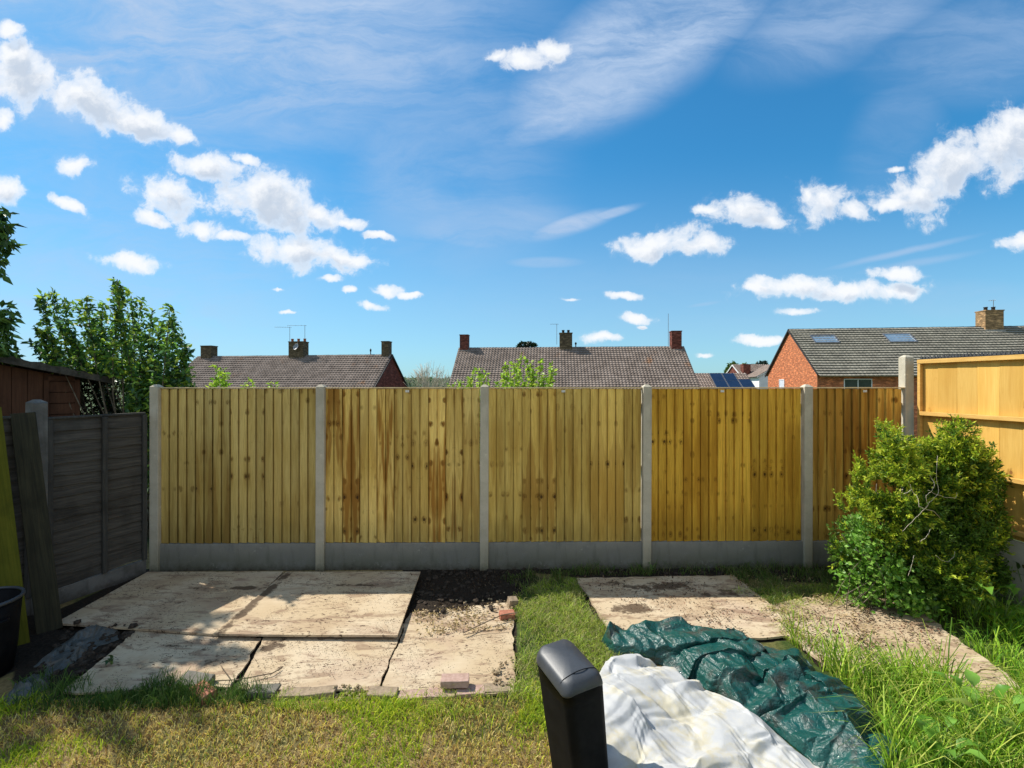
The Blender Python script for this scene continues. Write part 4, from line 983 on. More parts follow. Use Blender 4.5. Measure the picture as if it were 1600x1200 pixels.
def house(name, label, A, psi, L, ridge, drop, wall, tiles, amp=.05, cw=.3, base=-2.6, pitch=38, gauge=.34, seed=1, step=.07, cat='house', tgt='roof', ridgecol='dark_trim', verge='dark_trim'):
    """A = ridge left end (X,Y); psi = yaw in degrees (right end nearer); heights above datum"""
    sl = R(pitch); run = drop/math.tan(sl)
    rt = empty(name, (A[0], A[1], base), R(-psi), label, cat)
    zr = ridge-base; ze = zr-drop
    # walls: prism
    V = [(0,-run+.25,0),(L,-run+.25,0),(L,run-.25,0),(0,run-.25,0),(0,-run+.25,ze+.1),(L,-run+.25,ze+.1),(L,run-.25,ze+.1),(0,run-.25,ze+.1),(0,0,zr-.08),(L,0,zr-.08)]
    zf = ze + .25*math.tan(sl) - .06
    V = [(x, y, zf if abs(z-(ze+.1)) < 1e-6 else z) for x, y, z in V]
    mesh('wall', V, [(0,1,5,4),(1,2,6,9,5),(2,3,7,6),(3,0,4,8,7),(3,2,1,0)], M[wall], rt)
    n = int(math.ceil((drop/math.sin(sl)+.15)/gauge))
    Vr, Fr, Cr = roof_slope(L, n, gauge, sl, amp, cw, seed, step=step); Vr = Vr + np.array((0, -.02, zr+.02))
    o = len(Vr); m = Vr.shape[0]
    bk = np.array([(-.15, 0, zr+.02), (L+.15, 0, zr+.02), (L+.15, run+.15, ze-.1), (-.15, run+.15, ze-.1)])
    Vr = np.vstack([Vr, bk]); Fc = Fr.tolist() + [(o, o+1, o+2, o+3)]; Cr = np.vstack([Cr, np.ones((4, 3))])
    roof = mesh('roof', Vr, Fc, M[tiles], rt, cols=Cr)
    b = BM(); rr = random.Random(seed)
    x = -.15
    while x < L+.15:
        e = min(x+.44, L+.15); dz = rr.uniform(-.008, .008)
        vs = [b.bm.verts.new(p) for p in ((x,-.13,zr-.05),(x,-.06,zr+.05+dz),(x,.06,zr+.05+dz),(x,.13,zr-.05),(e,-.13,zr-.05),(e,-.06,zr+.06+dz),(e,.06,zr+.06+dz),(e,.13,zr-.05))]
        for q in ((0,1,5,4),(1,2,6,5),(2,3,7,6),(0,3,2,1),(4,5,6,7)): b.bm.faces.new([vs[i] for i in q])
        x += .445
    b.done('ridge_tiles', M[ridgecol], roof)
    for xe in (-.17, L+.10):
        for sg in (-1, 1):
            vb = [(xe, 0, zr+.03), (xe+.07, 0, zr+.03), (xe+.07, 0, zr-.14), (xe, 0, zr-.14)]
            ve = [(x, sg*(run+.1), z-drop-.06) for x, y, z in vb]
            mesh('verge_board', vb+ve, [(0,1,2,3),(7,6,5,4),(0,4,5,1),(1,5,6,2),(2,6,7,3),(3,7,4,0)], M[verge], rt)
    b = BM(); b.box(-.1, L+.1, -run-.17, -run-.06, ze-.17, ze-.06, .02); b.done('gutter', M['dark_trim'], rt)
    b = BM(); b.box(-.05, L+.05, -run-.055, -run+.245, ze-.16, ze-.10, .004); b.done('soffit', M['white_frame'], rt)
    return rt, roof, zr, ze, run, sl
# left terrace
psi = 9; s_r = 15.6; A = (-33.5, 51.4)
h1, r1, zr, ze, run, sl = house('brick_house', 'long brown-tiled house at the left with three dark chimneys and a brick gable', A, psi, 21.7, 5.12, 3.7, 'brick_dark', 'tile_brown', seed=2)
c = chimney(h1, 1.2, 1.25, .9, zr+1.15, zr-.7, 'brick_mossy')
c = chimney(h1, 11.6, 1.65, .95, zr+1.45, zr-.7, 'brick_mossy', pots=3)
aerial(c, 10.6, 0, zr+.3, 2.7, 1.6, R(188)); aerial(c, 12.3, 0, zr+1.2, 1.95, 1.9, R(185), n=3)
b = BM(); b.lathe([(.02,.0),(.2,.03),(.33,.10),(.34,.10),(.2,.02),(.02,-.02)], (0,0,0), 20, True); d_ = b.done('satellite_dish', M['grey_metal'], c, True); d_.location = (11.75, -.62, zr+.85); d_.rotation_euler = (R(70), 0, R(-15))
c = chimney(h1, 21.2, .75, .8, zr+1.35, zr-.5, 'brick_mossy')
b = BM(); b.lathe([(.05,0),(.05,.3),(.09,.32),(.09,.5),(.02,.6)], (19.5, 0, zr+.05), 8, True); b.done('vent_pipe', M['dark_trim'], r1)
for x in (3, 8, 14, 18): window(h1, x, x+1.6, ze-1.6, ze-.5, -run+.25, 2)
# middle terrace
h2, r2, zr, ze, run, sl = house('brick_house', 'brown-tiled house in the middle seen square on, with three chimneys', (-5.3, 49.2), 4.5, 22.2, 5.88, 4.3, 'brick_dark', 'tile_brown', seed=4)
c = chimney(h2, .45, .85, .9, zr+1.35, zr-.45, 'brick_dark')
c = chimney(h2, 10.75, 1.25, .95, zr+1.45, zr-.7, 'brick_mossy', pots=2)
aerial(c, 9.85, 0, zr+.3, 2.1, .7, R(170), n=3)
b = BM(); b.lathe([(.05,0),(.05,.25),(.10,.30),(.10,.42),(.02,.5)], (11.75, 0, zr+.03), 8, True); b.done('vent_pipe', M['dark_trim'], r2)
c = chimney(h2, 21.55, .95, .95, zr+1.55, zr-.5, 'brick_dark'); aerial(c, 20.85, 0, zr+.1, 3.2, 0, 0)
for x in (2, 6, 13, 18): window(h2, x, x+1.6, ze-1.5, ze-.4, -run+.25, 2)
# right house with rooflights
h3, r3, zr, ze, run, sl = house('brick_house', 'red brick house at the right with two roof windows', (24.25, 41.9), 7.2, 27.0, 6.95, 3.9, 'brick_orange', 'tile_grey', amp=.012, step=.11, seed=6, base=-2.4, ridgecol='tile_dark' if 0 else 'dark_trim')
def rooflight(x, s0, s1, w):
    def pt(x_, s, h): return (x_, -s*math.cos(sl)-h*math.sin(sl)-.02, zr+.02-s*math.sin(sl)+h*math.cos(sl))
    def slab(x0, x1, a, b_, h0, h1):
        V = [pt(x_, s, h) for h in (h0, h1) for x_, s in ((x0,a),(x1,a),(x1,b_),(x0,b_))]
        return V, [(0,1,2,3),(4,7,6,5),(0,4,5,1),(1,5,6,2),(2,6,7,3),(3,7,4,0)]
    V, Fc = [], []
    for a in ((x, x+w, s0, s0+.09), (x, x+w, s1-.09, s1), (x, x+.09, s0+.09, s1-.09), (x+w-.09, x+w, s0+.09, s1-.09)):
        v, f = slab(*a, .0, .14); o = len(V); V += v; Fc += [[o+i for i in q] for q in f]
    fr = mesh('roof_window', V, Fc, M['grey_metal'], r3); v, f = slab(x+.08, x+w-.08, s0+.08, s1-.08, .03, .105); mesh('pane', v, f, M['roof_glass'], fr)
M['roof_glass'] = mottled('rooflight_glass', (.16,.24,.32), (.22,.31,.40), 2, .06, .02, .002, .9)
rooflight(1.15, 1.15, 2.35, 1.95); rooflight(6.85, 1.05, 2.35, 2.1)
c = chimney(h3, 15.6, 1.35, 1.0, zr+1.35, zr-.5, 'brick_tan', pots=2); aerial(c, 15.9, 0, zr+1.3, .95, .35, R(100), n=2)
window(h3, 1.9, 3.9, ze-1.75, ze-.45, -run+.25, 2)
b = BM(); b.box(-.03, .0, 0, 0, 0, 0) if 0 else None; b.bm.free()
window(h3, 1.05, 2.1, ze-1.7, ze-.42, .0, 1, 'pale_glass', facing='x')
window(h3, 9, 11, ze-1.75, ze-.45, -run+.25, 2)
# house with solar panels
h4, r4, zr, ze, run, sl = house('brick_house', 'low tan-tiled house with solar panels between the larger roofs', (15.5, 56.5), 5, 11.3, 3.42, 3.0, 'brick_dark', 'tile_tan', seed=8, pitch=32)
for k in range(3):
    x = 7.35+k*1.4; s0 = .2 if k < 2 else 1.55
    def pt(x_, s, h): return (x_, -s*math.cos(sl)-h*math.sin(sl)-.02, zr+.02-s*math.sin(sl)+h*math.cos(sl))
    for j in range(2):
        a = s0+j*1.68; V = [pt(x_, s, h) for h in (.09, .13) for x_, s in ((x+.02,a),(x+1.38,a),(x+1.38,a+1.66),(x+.02,a+1.66))]
        p = mesh('solar_panel', V, [(0,1,2,3),(4,7,6,5),(0,4,5,1),(1,5,6,2),(2,6,7,3),(3,7,4,0)], M['grey_metal'], r4)
        V = [pt(x_, s, h) for h in (.11, .134) for x_, s in ((x+.07,a+.01),(x+1.33,a+.01),(x+1.33,a+1.65),(x+.07,a+1.65))]
        mesh('solar_cells', V, [(0,1,2,3),(4,7,6,5),(0,4,5,1),(1,5,6,2),(2,6,7,3),(3,7,4,0)], M['solar'], p)
# further houses
h5, r5, zr, ze, run, sl = house('brick_house', 'small far brown-roofed house with a dark brick chimney', (35.0, 76.0), 0, 9.5, 5.25, 1.9, 'brick_dark', 'tile_tan', seed=9, pitch=32, verge='white_frame')
chimney(h5, .9, 1.1, 1.0, zr-.0, zr-1.6, 'brick_dark', yc=-2.2, flash=False)
h6, r6, zr, ze, run, sl = house('rendered_house', 'far white rendered house beside the brick gable', (38.4, 73.0), 105, 8.0, 4.95, 1.7, 'render_white', 'tile_tan', seed=10, pitch=32, verge='white_frame')
window(h6, 1.0, 2.0, ze-1.4, ze-.4, -run+.25, 1)

# ------------------------------------------------------------------ shed behind the left fence
def shed():
    rt = empty('garden_shed', (0, 0, 0), 0, 'red-brown timber shed with felt roof behind the left fence', 'shed')
    a = at(125, 590, 6.25); b_ = at(-330, 520, 4.7)
    # front wall runs from the right corner back towards the left edge
    x1, y1 = a.x, a.y; x0, y0 = b_.x, b_.y; dx, dy = x1-x0, y1-y0; L = math.hypot(dx, dy); rt.location = (x0, y0, 0); rt.rotation_euler = (0, 0, math.atan2(dy, dx))
    zt0, zt1 = 2.78, 2.25
    V, Fc = [], []
    n = int((L-.34)/.13); rr = random.Random(1)
    for k in range(n):
        u0 = k*(L-.34)/n; u1 = (k+1)*(L-.34)/n-.006; d = rr.uniform(0, .004); o = len(V)
        za, zb = zt0+(zt1-zt0)*u0/L, zt0+(zt1-zt0)*u1/L
        V += [(u0,-d,0),(u1,-d,0),(u1,-d,zb),(u0,-d,za),(u0,.018,0),(u1,.018,0),(u1,.018,zb),(u0,.018,za)]
        Fc += [[o+i for i in q] for q in ((0,1,2,3),(0,3,7,4),(1,5,6,2),(4,7,6,5))]
    mesh('plank_wall', V, Fc, M['shed_wood'], rt)
    V, Fc = [], []
    z = 0
    while z < zt1+.03:
        o = len(V); u0, u1 = L-.30, L-.05; z1 = min(z+.14, zt1+.06)
        V += [(u0,-.016,z),(u1,-.016,z),(u1,-.002,z1-.01),(u0,-.002,z1-.01),(u0,.02,z),(u1,.02,z),(u1,.02,z1),(u0,.02,z1)]
        Fc += [[o+i for i in q] for q in ((0,1,2,3),(0,4,5,1),(2,6,7,3),(1,5,6,2))]; z += .14
    mesh('shiplap_wall', V, Fc, M['shed_wood'], rt)
    for u in (L-.34, L-.05):
        b = BM(); b.box(u, u+.05, -.03, .03, 0, zt1-.0, .003); b.done('corner_trim', M['shed_wood'], rt)
    mesh('shed_body', [(0,.022,0),(L,.022,0),(L,1.9,0),(0,1.9,0),(0,.022,zt0+.01),(L,.022,zt1+.01),(L,1.9,zt1+.01),(0,1.9,zt0+.01)], [(0,1,5,4),(1,2,6,5),(2,3,7,6),(3,0,4,7),(4,5,6,7),(3,2,1,0)], M['shed_wood'], rt)
    # roof slab slopes down to the right, ragged felt edge
    n = 60; V, Fc = [], []
    for k in range(n+1):
        u = -.3 + (L+.32+.3)*k/n; z = zt0 + .03 + (zt1-zt0)*u/L; w1 = .008*math.sin(k*1.3)+rr.uniform(-.006, .006)
        V += [(u,-.20+w1,z),(u,-.20+w1*.5,z+.085+w1),(u,2.0,z+.085),(u,2.0,z)]
    for k in range(n):
        o = k*4
        for i in range(4): Fc.append((o+i, o+(i+1)%4, o+4+(i+1)%4, o+4+i))
    Fc += [(3,2,1,0), (n*4, n*4+1, n*4+2, n*4+3)]
    mesh('felt_roof', V, Fc, M['felt'], rt)
shed()

# ------------------------------------------------------------------ trees and shrubs
def stems_mesh(paths, name, mat, parent, r0=.02, r1=.005, seg=5):
    b = BM()
    for p in paths:
        r_a, r_b = (p[1], p[2]) if isinstance(p, tuple) else (r0, r1); pts = p[0] if isinstance(p, tuple) else p
        n = len(pts); b.tube(pts, [r_a + (r_b-r_a)*i/(n-1) for i in range(n)], seg)
    return b.done(name, M[mat], parent, smooth=True)
def curve(a, b_, n=6, bow=.1, rr=random):
    a = Vector(a); b_ = Vector(b_); d = (b_-a).length; o = Vector((rr.uniform(-1,1), rr.uniform(-1,1), rr.uniform(-.2,.6)))*bow*d
    return [a.lerp(b_, t/(n-1)) + o*math.sin(math.pi*t/(n-1)) for t in range(n)]
def leafy(root, tips, base, name_t, n_per, leaf, wid, pal, spread, mat='leaf', start=.35, bow=.1, r0=.025, droop=-.2, bark='bark', trunk=None, origin=None, crown='crown', twig=0, keep=None):
    """shoots from base to tips with leaves along the outer part"""
    org = np.array(origin if origin is not None else root.location)
    paths = []; P = []; rr = random.Random(len(tips)*7+3)
    for t in tips:
        b0 = Vector(base) + Vector((rr.uniform(-1,1)*spread*1.2, rr.uniform(-1,1)*spread, 0)) if trunk is None else Vector(trunk[rr.randrange(len(trunk))])
        c_ = curve(b0, t, 8, bow, rr); paths.append((c_, r0, .004))
        ca = np.array([tuple(v) for v in c_]); u = start + (1-start)*RNG.random(n_per)**.8
        idx = u*(len(ca)-1); i0 = np.minimum(idx.astype(int), len(ca)-2); fr = (idx-i0)[:, None]
        pos = ca[i0]*(1-fr) + ca[i0+1]*fr
        rad = spread*(1.15-u)[:, None]; cl = RNG.integers(0, 9, n_per); cc = RNG.normal(size=(9, 3))
        P.append(pos + cc[cl]*rad*.45 + RNG.normal(size=(n_per, 3))*rad*.28)
        for k in range(twig):
            j = rr.randrange(3, 8); e = Vector(c_[j]) + Vector((rr.uniform(-1,1), rr.uniform(-1,1), rr.uniform(-.2,1)))*spread
            paths.append(([c_[j], Vector(c_[j]).lerp(e, .5)+Vector((0,0,.02)), e], .006, .002))
    P = np.concatenate(P)
    if keep is not None: P = P[keep(800+F*P[:, 0]/P[:, 1], 600-F*(P[:, 2]-EYE)/P[:, 1])]
    P = P - org; n = len(P)
    paths = [([Vector(v)-Vector(org) for v in p[0]], p[1], p[2]) for p in paths]
    stems_mesh(paths, name_t, bark, root)
    D = rdir(n); D[:, 2] += droop; Nn = rdir(n); Nn[:, 2] = np.abs(Nn[:, 2])+.5
    L = RNG.uniform(.65, 1.25, n)*leaf
    V, Fc, cc = quads_leaf(P, D, Nn, L, L*wid, palette(n, pal))
    mesh(crown, V, Fc, M[mat], root, cols=cc)
# loose bay-like shrub above the shed
def bay():
    Y = 6.3; rt = empty('tall_shrub', (*at(222, 600, 6.9).xy, -.1), 0, 'tall loose leafy shrub rising behind the shed, left of the houses', 'shrub')
    tips = []
    for x, y in ((62,462),(80,458),(100,466),(118,474),(135,466),(150,500),(160,474),(183,436),(192,446),(205,462),(222,470),(238,488),(252,505),(266,480),(272,500),(284,520),(290,545),(58,510),(48,535),(70,520),
                 (95,505),(115,520),(140,530),(165,510),(190,500),(210,510),(235,525),(255,540),(270,560),(120,555),(85,560),(60,565),(200,545),(225,560),(175,560),(150,575),(290,585),(265,590),(300,600),(100,590),(240,590)):
        p = at(x, y, Y + random.uniform(-.3, .5)); tips.append(p)
    leafy(rt, tips, (rt.location.x, 6.9, 0), 'stems', 430, .084, .5, [(.08,.19,.04),(.14,.30,.05),(.28,.46,.06),(.09,.20,.09),(.38,.50,.06),(.05,.11,.03)], .30, 'leaf', .30, .06, .014, twig=0, keep=lambda x, y: (y < 566+.13*x) | (x > 196))
bay()
def dark_shrub():
    Y = 7.1; rt = empty('evergreen_shrub', (*at(190, 600, Y).xy, 0), 0, 'dark dense shrub between the shed and the corner post', 'shrub')
    tips = [at(x, y, Y+random.uniform(-.45,.5)) for x, y in ((150,560),(165,545),(180,570),(200,545),(215,565),(235,570),(250,585),(140,590),(160,600),(190,595),(210,590),(230,600),(245,610),(150,620),(175,625),(200,620),(225,625),(262,590),(285,598),(300,604),(270,610),(170,640),(205,640),(235,640),(130,610),(140,640),(120,650))] + [at(x, y, 6.75+random.uniform(-.15,.2)) for x, y in ((112,548),(124,556),(136,566),(118,538),(128,582),(142,580),(150,590))]
    leafy(rt, tips, (rt.location.x, Y, 0), 'stems', 260, .07, .42, [(.018,.04,.012),(.03,.06,.016),(.045,.08,.02),(.11,.14,.03),(.09,.05,.025)], .30, 'leaf_gloss', .25, .1, .02, twig=2, keep=lambda x, y: (x > 124) | (y < 572))
dark_shrub()
def left_tree():
    x0, y0 = -8.4, 6.3; rt = empty('garden_tree', (x0, y0, 0), 0, 'tall broadleaf tree whose branch tips reach in above the shed', 'tree')
    rr = random.Random(4); tips = []
    for k in range(150):
        u, v, w_ = rdir(1)[0]*rr.uniform(.6, 1.0)
        tips.append(Vector((-8.5 + u*-.73*2.6 + v*.684*1.05, 6.4 + u*.684*2.6 + v*.73*1.05, 5.0+2.1*w_)))
    for x, y, Y in ((6,330,5.3),(12,352,5.3),(14,372,5.3),(2,405,5.3),(14,482,5.5),(22,495,5.5),(16,520,5.5),(18,545,5.6),(4,540,5.4),(24,560,5.8),(-8,350,5.3),(-10,500,5.4)): tips.append(at(x, y, Y))
    trunk = [(x0, y0, 2.4), (x0+.1, y0, 3.2), (x0+.05, y0-.1, 4.0), (x0, y0-.1, 4.8), (x0+.4, y0-.1, 3.4)]
    leafy(rt, tips, (x0, y0, 0), 'limbs', 170, .13, .42, [(.08,.17,.035),(.11,.22,.045),(.17,.29,.06),(.055,.12,.03)], .36, 'leaf_gloss', .6, .06, .03, droop=-.6, trunk=trunk, twig=0)
    b = BM(); b.tube([(0,0,-.2),(.02,0,.8),(-.02,.02,1.6),(.03,0,2.4),(.08,-.06,3.6),(.02,-.1,5.0)], [.17,.14,.12,.11,.09,.04], 10); b.done('trunk', M['bark'], rt, True)
left_tree()
LIME = [(.34,.54,.04),(.44,.62,.06),(.26,.44,.035),(.52,.64,.09)]
def lime(label, pts, Y, n, name='sapling'):
    ps = [at(x, y, Y+random.uniform(-.3,.3)) for x, y in pts]; cx = sum(p.x for p in ps)/len(ps); rt = empty(name, (cx, Y, 0), 0, label, 'shrub')
    leafy(rt, ps, (cx, Y, 0), 'stems', int(n*1.7), .075, .6, LIME, .17, 'leaf', .45, .05, .012, droop=.1, twig=1)
lime('lime-green leafy sapling above the middle fence panel, before the middle roof', [(790,572),(802,568),(815,554),(822,560),(830,566),(845,564),(862,568),(863,580),(850,585),(835,580),(812,578),(798,588),(785,585),(776,595),(820,592),(845,598),(860,598)], 7.4, 75)
lime('thinner lime-green sapling behind the post at the second panel', [(740,580),(748,576),(760,583),(735,592),(752,592),(765,598),(700,600),(712,596),(722,598)], 7.6, 60)
lime('small lime-green sapling behind the pale panel, nearest the corner', [(340,572),(350,578),(346,588),(338,594),(328,602),(352,600)], 7.2, 70)
lime('tiny lime sprig just above the pale panel', [(388,592),(384,600),(392,602)], 7.2, 50)
lime('tiny lime sprig left of the second post', [(423,596),(418,602),(428,602)], 7.2, 40)
def bare_tree():
    Y = 30; rt = empty('bare_tree', (*at(672, 600, Y).xy, -2.6), 0, 'pale leafless twiggy tree between the left and middle houses', 'tree')
    rr = random.Random(8); paths = []; b0 = Vector((0, 0, 2.4)); S = Y/F
    for k in range(70):
        a = rr.uniform(-1, 1); t = Vector((a*33*S, rr.uniform(-1, 1), 4.8 + (math.sqrt(max(0, 1-a*a*.9))*38*rr.uniform(.5, 1.0))*S)); st = Vector((rr.uniform(-.2,.2), 0, rr.uniform(1.8, 4)))
        c_ = curve(st, t, 6, .08, rr); paths.append((c_, .03, .008))
        for j in range(3): m = Vector(c_[rr.randrange(2, 5)]); paths.append(([m, m+Vector((rr.uniform(-.5,.5), 0, rr.uniform(.2,.6)))], .012, .006))
    stems_mesh(paths, 'branches', 'pale_twig', rt, seg=4)
    b = BM(); b.tube([(0,0,-.2),(.05,0,2),(0,0,4.2)], [.14,.1,.05], 8); b.done('trunk', M['pale_twig'], rt, True)
bare_tree()
def crown_tree(name, label, blobs, Y, n, leaf, pal, base=-2.6, cat='tree'):
    c0 = at(blobs[0][0], blobs[0][1], Y); rt = empty(name, (c0.x, Y, base), 0, label, cat); P = []
    tot = sum(r*r for _, _, r in blobs)
    for x, y, r in blobs:
        m = int(n*r*r/tot); c_ = at(x, y, Y); rad = r/F*Y; d = rdir(m); rr_ = RNG.uniform(.55, 1.0, m)[:, None]
        k = RNG.integers(0, max(4, m//40), m); cl = rdir(max(4, m//40))*RNG.uniform(.5, 1, (max(4, m//40), 1))
        P.append(np.array(c_) + (cl[k]*.85 + d*.28*rr_)*rad)
    P = np.concatenate(P) - np.array(rt.location); n = len(P); D = rdir(n, .1); L = RNG.uniform(.6, 1.3, n)*leaf
    V, Fc, cc = quads_leaf(P, D, rdir(n, .6), L, L*.6, palette(n, pal, .25)); mesh('crown', V, Fc, M['leaf'], rt, cols=cc)
    b = BM(); z1 = c0.z-base; b.tube([(0,0,-.2),(0,0,z1*.5),(0,0,z1)], [.3,.2,.06], 8); b.done('trunk', M['bark'], rt, True)
crown_tree('round_tree', 'round green tree beyond the solar panels', [(1150,578,14),(1140,584,12),(1160,580,12),(1150,592,16)], 95, 3500, .5, [(.06,.12,.02),(.1,.18,.03),(.15,.22,.04)])
crown_tree('conifer_tree', 'dark tree top peeking over the middle roof', [(822,540,9),(812,543,8),(834,543,9),(823,552,14)], 90, 1500, .5, [(.01,.03,.012),(.02,.045,.018)])
crown_tree('conifer_tree', 'far dark trees beside the brick gable', [(1185,572,8),(1178,578,8),(1192,570,7),(1180,590,12)], 120, 1200, .7, [(.02,.05,.03),(.03,.06,.04)])
def hedge_far():
    q = np.stack([RNG.uniform(-60, 30, 9000), RNG.uniform(105, 135, 9000)], 1); z = RNG.uniform(-2.6, 3.6, 9000) + 1.2*(fbm(q[:, 0], q[:, 1], .12, 3)-.5)*2
    D = rdir(9000); L = RNG.uniform(.5, 1.2, 9000)
    V, Fc, cc = quads_leaf(np.stack([q[:, 0], q[:, 1], z], 1), D, rdir(9000, .6), L, L*.6, palette(9000, [(.07,.11,.05),(.1,.15,.06),(.13,.17,.09)], .2)); tag(mesh('distant_trees', V, Fc, M['leaf'], cols=cc), 'distant hazy trees between the left and middle houses', 'trees', kind='stuff')
hedge_far()

# ------------------------------------------------------------------ golden conifer bush at the right
def bush():
    cx, cy = 4.02, 4.85; rt = empty('conifer_bush', (cx, cy, 0), 0, 'rounded golden-green conifer bush in front of the corner post', 'bush')
    bl = [(1490,712,30),(1470,722,22),(1512,735,26),(1400,716,20),(1415,735,22),(1445,752,34),(1480,765,34),(1366,750,18),(1378,780,28),(1420,790,36),(1460,810,38),(1510,770,26),(1540,752,16),(1550,790,24),
          (1335,805,18),(1352,830,26),(1390,835,40),(1440,850,42),(1490,840,42),(1530,830,32),(1548,860,28),(1340,870,24),(1380,885,36),(1430,900,40),(1480,895,42),(1525,895,34),(1322,830,12),(1318,872,12),(1500,680,14),(1395,693,10),(1345,775,10),(1560,815,14)]
    P = []; O = []; tips = []
    for k, (x, y, r) in enumerate(bl):
        Yc = cy + random.uniform(-.30, .10) - .10*(abs(x-1445) < 60); c_ = np.array(at(x, y, Yc)); rad = r/F*Yc*.88; n = int(1500*rad*rad/.09*.85)
        d = rdir(n); rad2 = np.array([rad, rad*1.25, rad]); lump = .75+.5*vnoise(d[:, 0]*3+k, d[:, 2]*3+d[:, 1]*2, 1.6, k)[:, None]
        P.append(c_ + d*rad2*RNG.uniform(.5, 1.0, (n, 1))*lump); O.append(d)
    for k in range(90):        # leading shoots that stick out of the outline
        x, y, r = bl[random.randrange(len(bl))]; a = random.uniform(-.4, 3.5); c_ = np.array(at(x+math.cos(a)*r*.95, y-math.sin(a)*r*.95, cy-random.uniform(0,.3))); n = 9
        dv = np.array((math.cos(a)*.5, 0, .9)); P.append(c_ + dv*np.linspace(0, random.uniform(.07,.17), n)[:, None] + RNG.normal(size=(n,3))*.008); O.append(np.repeat(dv[None], n, 0))
    P = np.concatenate(P); O = np.concatenate(O); k = (P[:, 2] > .03) & (600-F*(P[:, 2]-EYE)/P[:, 1] > 668) & (800+F*P[:, 0]/P[:, 1] < 1562); P = P[k]; O = O[k]
    hol = vnoise(P[:, 0]+P[:, 1]*.6, P[:, 2], 7.5, 12)*.65 + vnoise(P[:, 0]+P[:, 1], P[:, 2], 15, 13)*.35; dk = hol > .45-.08*(P[:, 2] > 1.3); P = P[dk]; O = O[dk]; n = len(P)
    # each spray: a short twig of small scale-like leaves
    m = 15; t = np.tile(np.linspace(.1, 1, m), n); dirs = O*.75 + rdir(n)*.40; dirs[:, 2] += .50; dirs /= np.linalg.norm(dirs, axis=1, keepdims=True)
    ln = RNG.uniform(.05, .125, n); dd = np.repeat(dirs, m, 0); PP = np.repeat(P, m, 0) + dd*(t*np.repeat(ln, m))[:, None] + RNG.normal(size=(n*m, 3))*.006
    side = rdir(n*m); D = dd*.8 + side*.75; L = RNG.uniform(.022, .046, n*m)
    young_sunlit = (RNG.random(n) < np.clip(.20 + .45*(P[:, 2]-.75) + .28*(P[:, 0] < 3.95) + 1.0*(vnoise(P[:, 0], P[:, 2], 5, 2)-.5), .03, .85)).repeat(m)  # new growth, biased to top and left to paint sunlit highlights into the colour
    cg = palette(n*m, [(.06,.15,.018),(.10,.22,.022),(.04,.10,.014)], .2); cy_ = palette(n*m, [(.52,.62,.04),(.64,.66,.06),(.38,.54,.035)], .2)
    mixf = np.where(young_sunlit, .35+.65*t, .12*t)[:, None]; col = cg*(1-mixf) + cy_*mixf
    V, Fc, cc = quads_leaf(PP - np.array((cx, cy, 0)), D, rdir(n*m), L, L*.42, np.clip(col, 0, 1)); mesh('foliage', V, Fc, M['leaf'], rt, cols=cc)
    paths = []; rr = random.Random(3)
    for k in range(46):
        x, y, r = bl[rr.randrange(len(bl))]; t_ = at(x+rr.uniform(-.6,.6)*r, y+rr.uniform(-.6,.5)*r, cy+rr.uniform(-.3,.3)) - Vector((cx, cy, 0))
        paths.append((curve((rr.uniform(-.12,.12), rr.uniform(-.1,.1), 0), t_, 7, .08, rr), .018, .004))
    stems_mesh(paths, 'stems', 'bark', rt)
    # dry bindweed stems trailing over the front
    b = BM()
    for pts in (((1465,712),(1463,745),(1466,770),(1452,785),(1450,790)), ((1450,790),(1447,775),(1455,768),(1460,756),(1452,742)), ((1450,790),(1440,800),(1425,815),(1410,830)), ((1450,766),(1470,775),(1492,778),(1495,770)),
                ((1422,757),(1426,768),(1434,778),(1436,792)), ((1425,765),(1412,772)), ((1454,826),(1448,838),(1438,846)), ((1462,868),(1478,878),(1490,870),(1492,862)), ((1428,868),(1424,885),(1419,900)), ((1436,792),(1460,800),(1470,812))):
        cp = [at(x, y, cy-.58+.0012*abs(x-1440)+.03*math.sin(x+y)) - Vector((cx, cy, 0)) for x, y in pts]; cp = [cp[0]] + cp + [cp[-1]]; sm = []
        for i in range(1, len(cp)-2):
            for k in range(5):
                t = k/5; p0, p1, p2, p3 = cp[i-1:i+3]
                sm.append(.5*((2*p1)+(p2-p0)*t+(2*p0-5*p1+4*p2-p3)*t*t+(3*p1-p0-3*p2+p3)*t**3) + Vector((0, 0, .004*math.sin(len(sm)*1.7))))
        b.tube(sm+[cp[-1]], .0019, 5)
    o = b.done('bindweed_vine', M['pale_twig'], None, True); o.location = (cx, cy, 0); tag(o, 'pale dry bindweed stems tangled over the front of the golden bush', 'vine')
bush()
